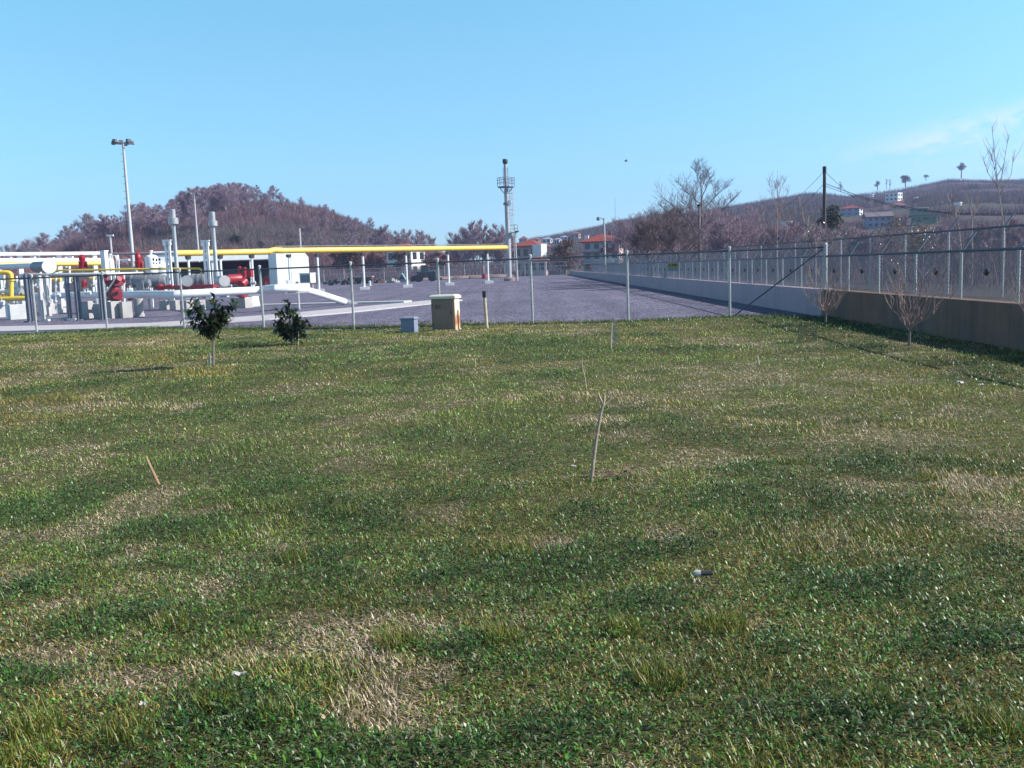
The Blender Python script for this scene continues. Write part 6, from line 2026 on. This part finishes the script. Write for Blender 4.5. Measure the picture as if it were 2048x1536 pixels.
k = (x / y > .10) & (x > xw(y) + 8) & clear(x, y); x, y = x[k], y[k]
brush('woodland', 'purple leafless woodland massed beyond the fences', x, y, .3 + zterr(x, y), np.interp(y, [70, 150, 200], [2.8, 2.6, 1.6]), .06, VIO, None, .4)
n = 260000
y = 260 + 480 * RNG.random(n); x = y * RNG.uniform(.02, .75, n)
f = fbm(x / 45, y / 45, 88, 3); k = (f > .45) & clear(x, y) & ~((x / y > .40) & (y > 470) & (y < 600) & (f < .56)); x, y = x[k], y[k]
brush('woodland', 'far leafless woodland in bands over the hillside', x, y, zterr(x, y) - .3, 2.6, .16, [[v[0] * .72, v[1] * .86, v[2] * .84] for v in VIO] + [[.075, .085, .045], [.10, .085, .05]], [.16, .14, .14, .12, .14, .18, .12])
n = 26000
x = RNG.uniform(-75, 12, n); y = RNG.uniform(197, 250, n)
brush('thicket', 'low brown thicket along the far fence', x, y, zterr(x, y) - .1, np.where(x / y > .0, 1.1, 2.3), .08, VIO, None, .4)
n = 9000
x = RNG.uniform(-32, 8, n); y = yF(x) + RNG.uniform(-.25, .18, n)
k = x < xw(y) - .05
x, y = x[k], y[k]
o = blades('grass_fringe', np.stack([x, y, np.maximum(zlawn(x, y), 0)], 1), RNG.uniform(0, 6.28, len(x)), np.abs(RNG.normal(.5, .3, len(x))), RNG.uniform(.04, .13, len(x)), np.full(len(x), .012), np.full(len(x), .01), RNG.uniform(.1, .8, len(x)), GREENS[RNG.integers(0, 4, len(x))] * RNG.uniform(.6, 1.4, len(x))[:, None], GRASSM)
tag(o, 'ragged grass fringe under the lawn fence', 'grass', kind='stuff')

n = 5200
x = RNG.uniform(-10.5, -1.2, n); y = yF(x) + .15 + 2.4 * RNG.random(n) ** 2.2
k = fbm(x * .8, y * .8, 33, 3) > .47
x, y = x[k], y[k]
o = blades('weeds', np.stack([x, y, np.zeros(len(x))], 1), RNG.uniform(0, 6.28, len(x)), np.abs(RNG.normal(.8, .35, len(x))), RNG.uniform(.04, .12, len(x)), np.full(len(x), .014), np.full(len(x), .016), RNG.uniform(.1, .8, len(x)), np.array([[.13, .085, .06], [.10, .10, .04], [.18, .13, .10], [.07, .09, .03]])[RNG.integers(0, 4, len(x))] * RNG.uniform(.6, 1.4, len(x))[:, None], GRASSM)
tag(o, 'sparse brown weeds creeping onto the gravel by the lawn fence', 'weeds', kind='stuff')

# ------------------------------------------------------------------ HAZE
hz = MB().add([(-1300, -30, -3), (1300, -30, -3), (1300, 1150, -3), (-1300, 1150, -3), (-1300, -30, 85), (1300, -30, 85), (1300, 1150, 85), (-1300, 1150, 85)],
              [(3, 2, 1, 0), (4, 5, 6, 7), (0, 1, 5, 4), (1, 2, 6, 5), (2, 3, 7, 6), (3, 0, 4, 7)])
hm = bpy.data.materials.new('haze'); nt, N, L = nodes_of(hm)
out = N('ShaderNodeOutputMaterial'); vp = N('ShaderNodeVolumePrincipled')
vp.inputs['Color'].default_value = (.46, .50, .86, 1); vp.inputs['Density'].default_value = .0004; vp.inputs['Anisotropy'].default_value = .2
L(vp.outputs[0], out.inputs['Volume'])
HAZE = True
if HAZE:
    ho = part('haze', hz, hm)
    tag(ho, 'thin blue winter haze over the valley', 'haze', kind='stuff')

# ------------------------------------------------------------------ LIGHT, SKY, CAMERA
SUN_EL, SUN_AZ = R(35), R(92)          # azimuth clockwise from +Y
sd = bpy.data.lights.new('sun', 'SUN'); sd.energy = 5.0; sd.angle = R(.5); sd.color = (1, .955, .90)
so = bpy.data.objects.new('sun', sd); COL.objects.link(so)
to_sun = Vector((math.cos(SUN_EL) * math.sin(SUN_AZ), math.cos(SUN_EL) * math.cos(SUN_AZ), math.sin(SUN_EL)))
so.rotation_euler = to_sun.to_track_quat('Z', 'Y').to_euler()
so.location = (60, 10, 60)

w = bpy.data.worlds.new('World'); SC.world = w; w.use_nodes = True
nt = w.node_tree; nt.nodes.clear(); N = nt.nodes.new; L = nt.links.new
out = N('ShaderNodeOutputWorld'); bg = N('ShaderNodeBackground'); L(bg.outputs[0], out.inputs[0])
sky = N('ShaderNodeTexSky'); sky.sky_type = 'NISHITA'; sky.sun_disc = False
sky.sun_elevation = SUN_EL; sky.sun_rotation = SUN_AZ; sky.air_density = 1.0; sky.dust_density = .25; sky.ozone_density = 1.0; sky.altitude = 100
tintn = N('ShaderNodeMix'); tintn.data_type = 'RGBA'; tintn.blend_type = 'MULTIPLY'; tintn.inputs['Factor'].default_value = 1
tcs = N('ShaderNodeTexCoord'); sxyz = N('ShaderNodeSeparateXYZ'); L(tcs.outputs['Generated'], sxyz.inputs[0])
elr = N('ShaderNodeValToRGB'); L(sxyz.outputs['Z'], elr.inputs[0])          # zenith above the view darkened to cut fill light, cyan lower sky
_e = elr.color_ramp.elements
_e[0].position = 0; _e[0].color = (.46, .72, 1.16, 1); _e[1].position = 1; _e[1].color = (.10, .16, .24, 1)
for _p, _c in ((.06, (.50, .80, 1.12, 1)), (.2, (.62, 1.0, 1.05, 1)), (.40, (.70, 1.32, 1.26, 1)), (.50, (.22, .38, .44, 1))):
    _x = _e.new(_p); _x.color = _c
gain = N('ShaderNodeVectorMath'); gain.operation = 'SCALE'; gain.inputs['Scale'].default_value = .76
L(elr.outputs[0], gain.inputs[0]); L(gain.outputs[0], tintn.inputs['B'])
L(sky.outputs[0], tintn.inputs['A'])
# one thin wispy cloud low over the hill ridge
tc = N('ShaderNodeTexCoord')
cdir = ray(1925, 258).normalized(); side = Vector((cdir.y, -cdir.x, 0)).normalized(); upv = side.cross(cdir).normalized()
def dotn(v):
    n_ = N('ShaderNodeVectorMath'); n_.operation = 'DOT_PRODUCT'; n_.inputs[1].default_value = v; L(tc.outputs['Generated'], n_.inputs[0]); return n_.outputs['Value']
def mth(op, a, b=None, c=None):
    n_ = N('ShaderNodeMath'); n_.operation = op
    for i, v in enumerate((a, b, c)):
        if v is None: continue
        if isinstance(v, (int, float)): n_.inputs[i].default_value = v
        else: L(v, n_.inputs[i])
    return n_.outputs[0]
du, dv_ = dotn(side), dotn(upv)
nz = N('ShaderNodeTexNoise'); nz.inputs['Scale'].default_value = 26; nz.inputs['Detail'].default_value = 7; nz.inputs['Roughness'].default_value = .62
mp = N('ShaderNodeMapping'); mp.inputs['Scale'].default_value = (1, 1, 2.4); L(tc.outputs['Generated'], mp.inputs[0]); L(mp.outputs[0], nz.inputs['Vector'])
wob = mth('MULTIPLY', mth('SUBTRACT', nz.outputs['Fac'], .5), .05)
vv_ = mth('ADD', mth('SUBTRACT', dv_, mth('MULTIPLY', du, .14)), wob)
band = mth('POWER', 2.718, mth('MULTIPLY', mth('MULTIPLY', vv_, vv_), -1 / (.0115 ** 2)))
fade = N('ShaderNodeMapRange'); fade.inputs[1].default_value = -.13; fade.inputs[2].default_value = .03; L(du, fade.inputs[0])
below = N('ShaderNodeMapRange'); below.inputs[1].default_value = .0; below.inputs[2].default_value = -.045; below.inputs[3].default_value = 0; below.inputs[4].default_value = .42; L(vv_, below.inputs[0])
bel2 = N('ShaderNodeMapRange'); bel2.inputs[1].default_value = -.14; bel2.inputs[2].default_value = -.05; L(vv_, bel2.inputs[0])
fwd = N('ShaderNodeMapRange'); fwd.inputs[1].default_value = .3; fwd.inputs[2].default_value = .6; L(dotn(cdir), fwd.inputs[0])
thin = N('ShaderNodeMapRange'); thin.inputs[1].default_value = .36; thin.inputs[2].default_value = .62; L(nz.outputs['Fac'], thin.inputs[0])
cl = mth('MULTIPLY', mth('MULTIPLY', mth('ADD', mth('MULTIPLY', band, 1.0), mth('MULTIPLY', below.outputs[0], bel2.outputs[0])), fade.outputs[0]), mth('MULTIPLY', thin.outputs[0], fwd.outputs[0]))
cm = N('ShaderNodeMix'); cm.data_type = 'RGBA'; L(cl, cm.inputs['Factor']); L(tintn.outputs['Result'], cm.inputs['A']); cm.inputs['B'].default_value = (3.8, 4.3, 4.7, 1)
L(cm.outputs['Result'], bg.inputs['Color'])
bg.inputs['Strength'].default_value = .15

cd = bpy.data.cameras.new('camera'); cd.sensor_width = 36; cd.lens = F / 2048 * 36; cd.clip_start = .05; cd.clip_end = 6000
co = bpy.data.objects.new('camera', cd); COL.objects.link(co)
M = Matrix(((_r.x, _u.x, -_f.x, 0), (_r.y, _u.y, -_f.y, 0), (_r.z, _u.z, -_f.z, EYE), (0, 0, 0, 1)))
co.matrix_world = M
SC.camera = co
SC.render.resolution_x, SC.render.resolution_y = 1024, 768
SC.view_settings.view_transform = 'Standard'; SC.view_settings.look = 'None'; SC.view_settings.gamma = 1.0
SC.view_settings.exposure = 0.75
SC.cycles.max_bounces = 6; SC.cycles.diffuse_bounces = 3; SC.cycles.volume_bounces = 0; SC.cycles.transparent_max_bounces = 8
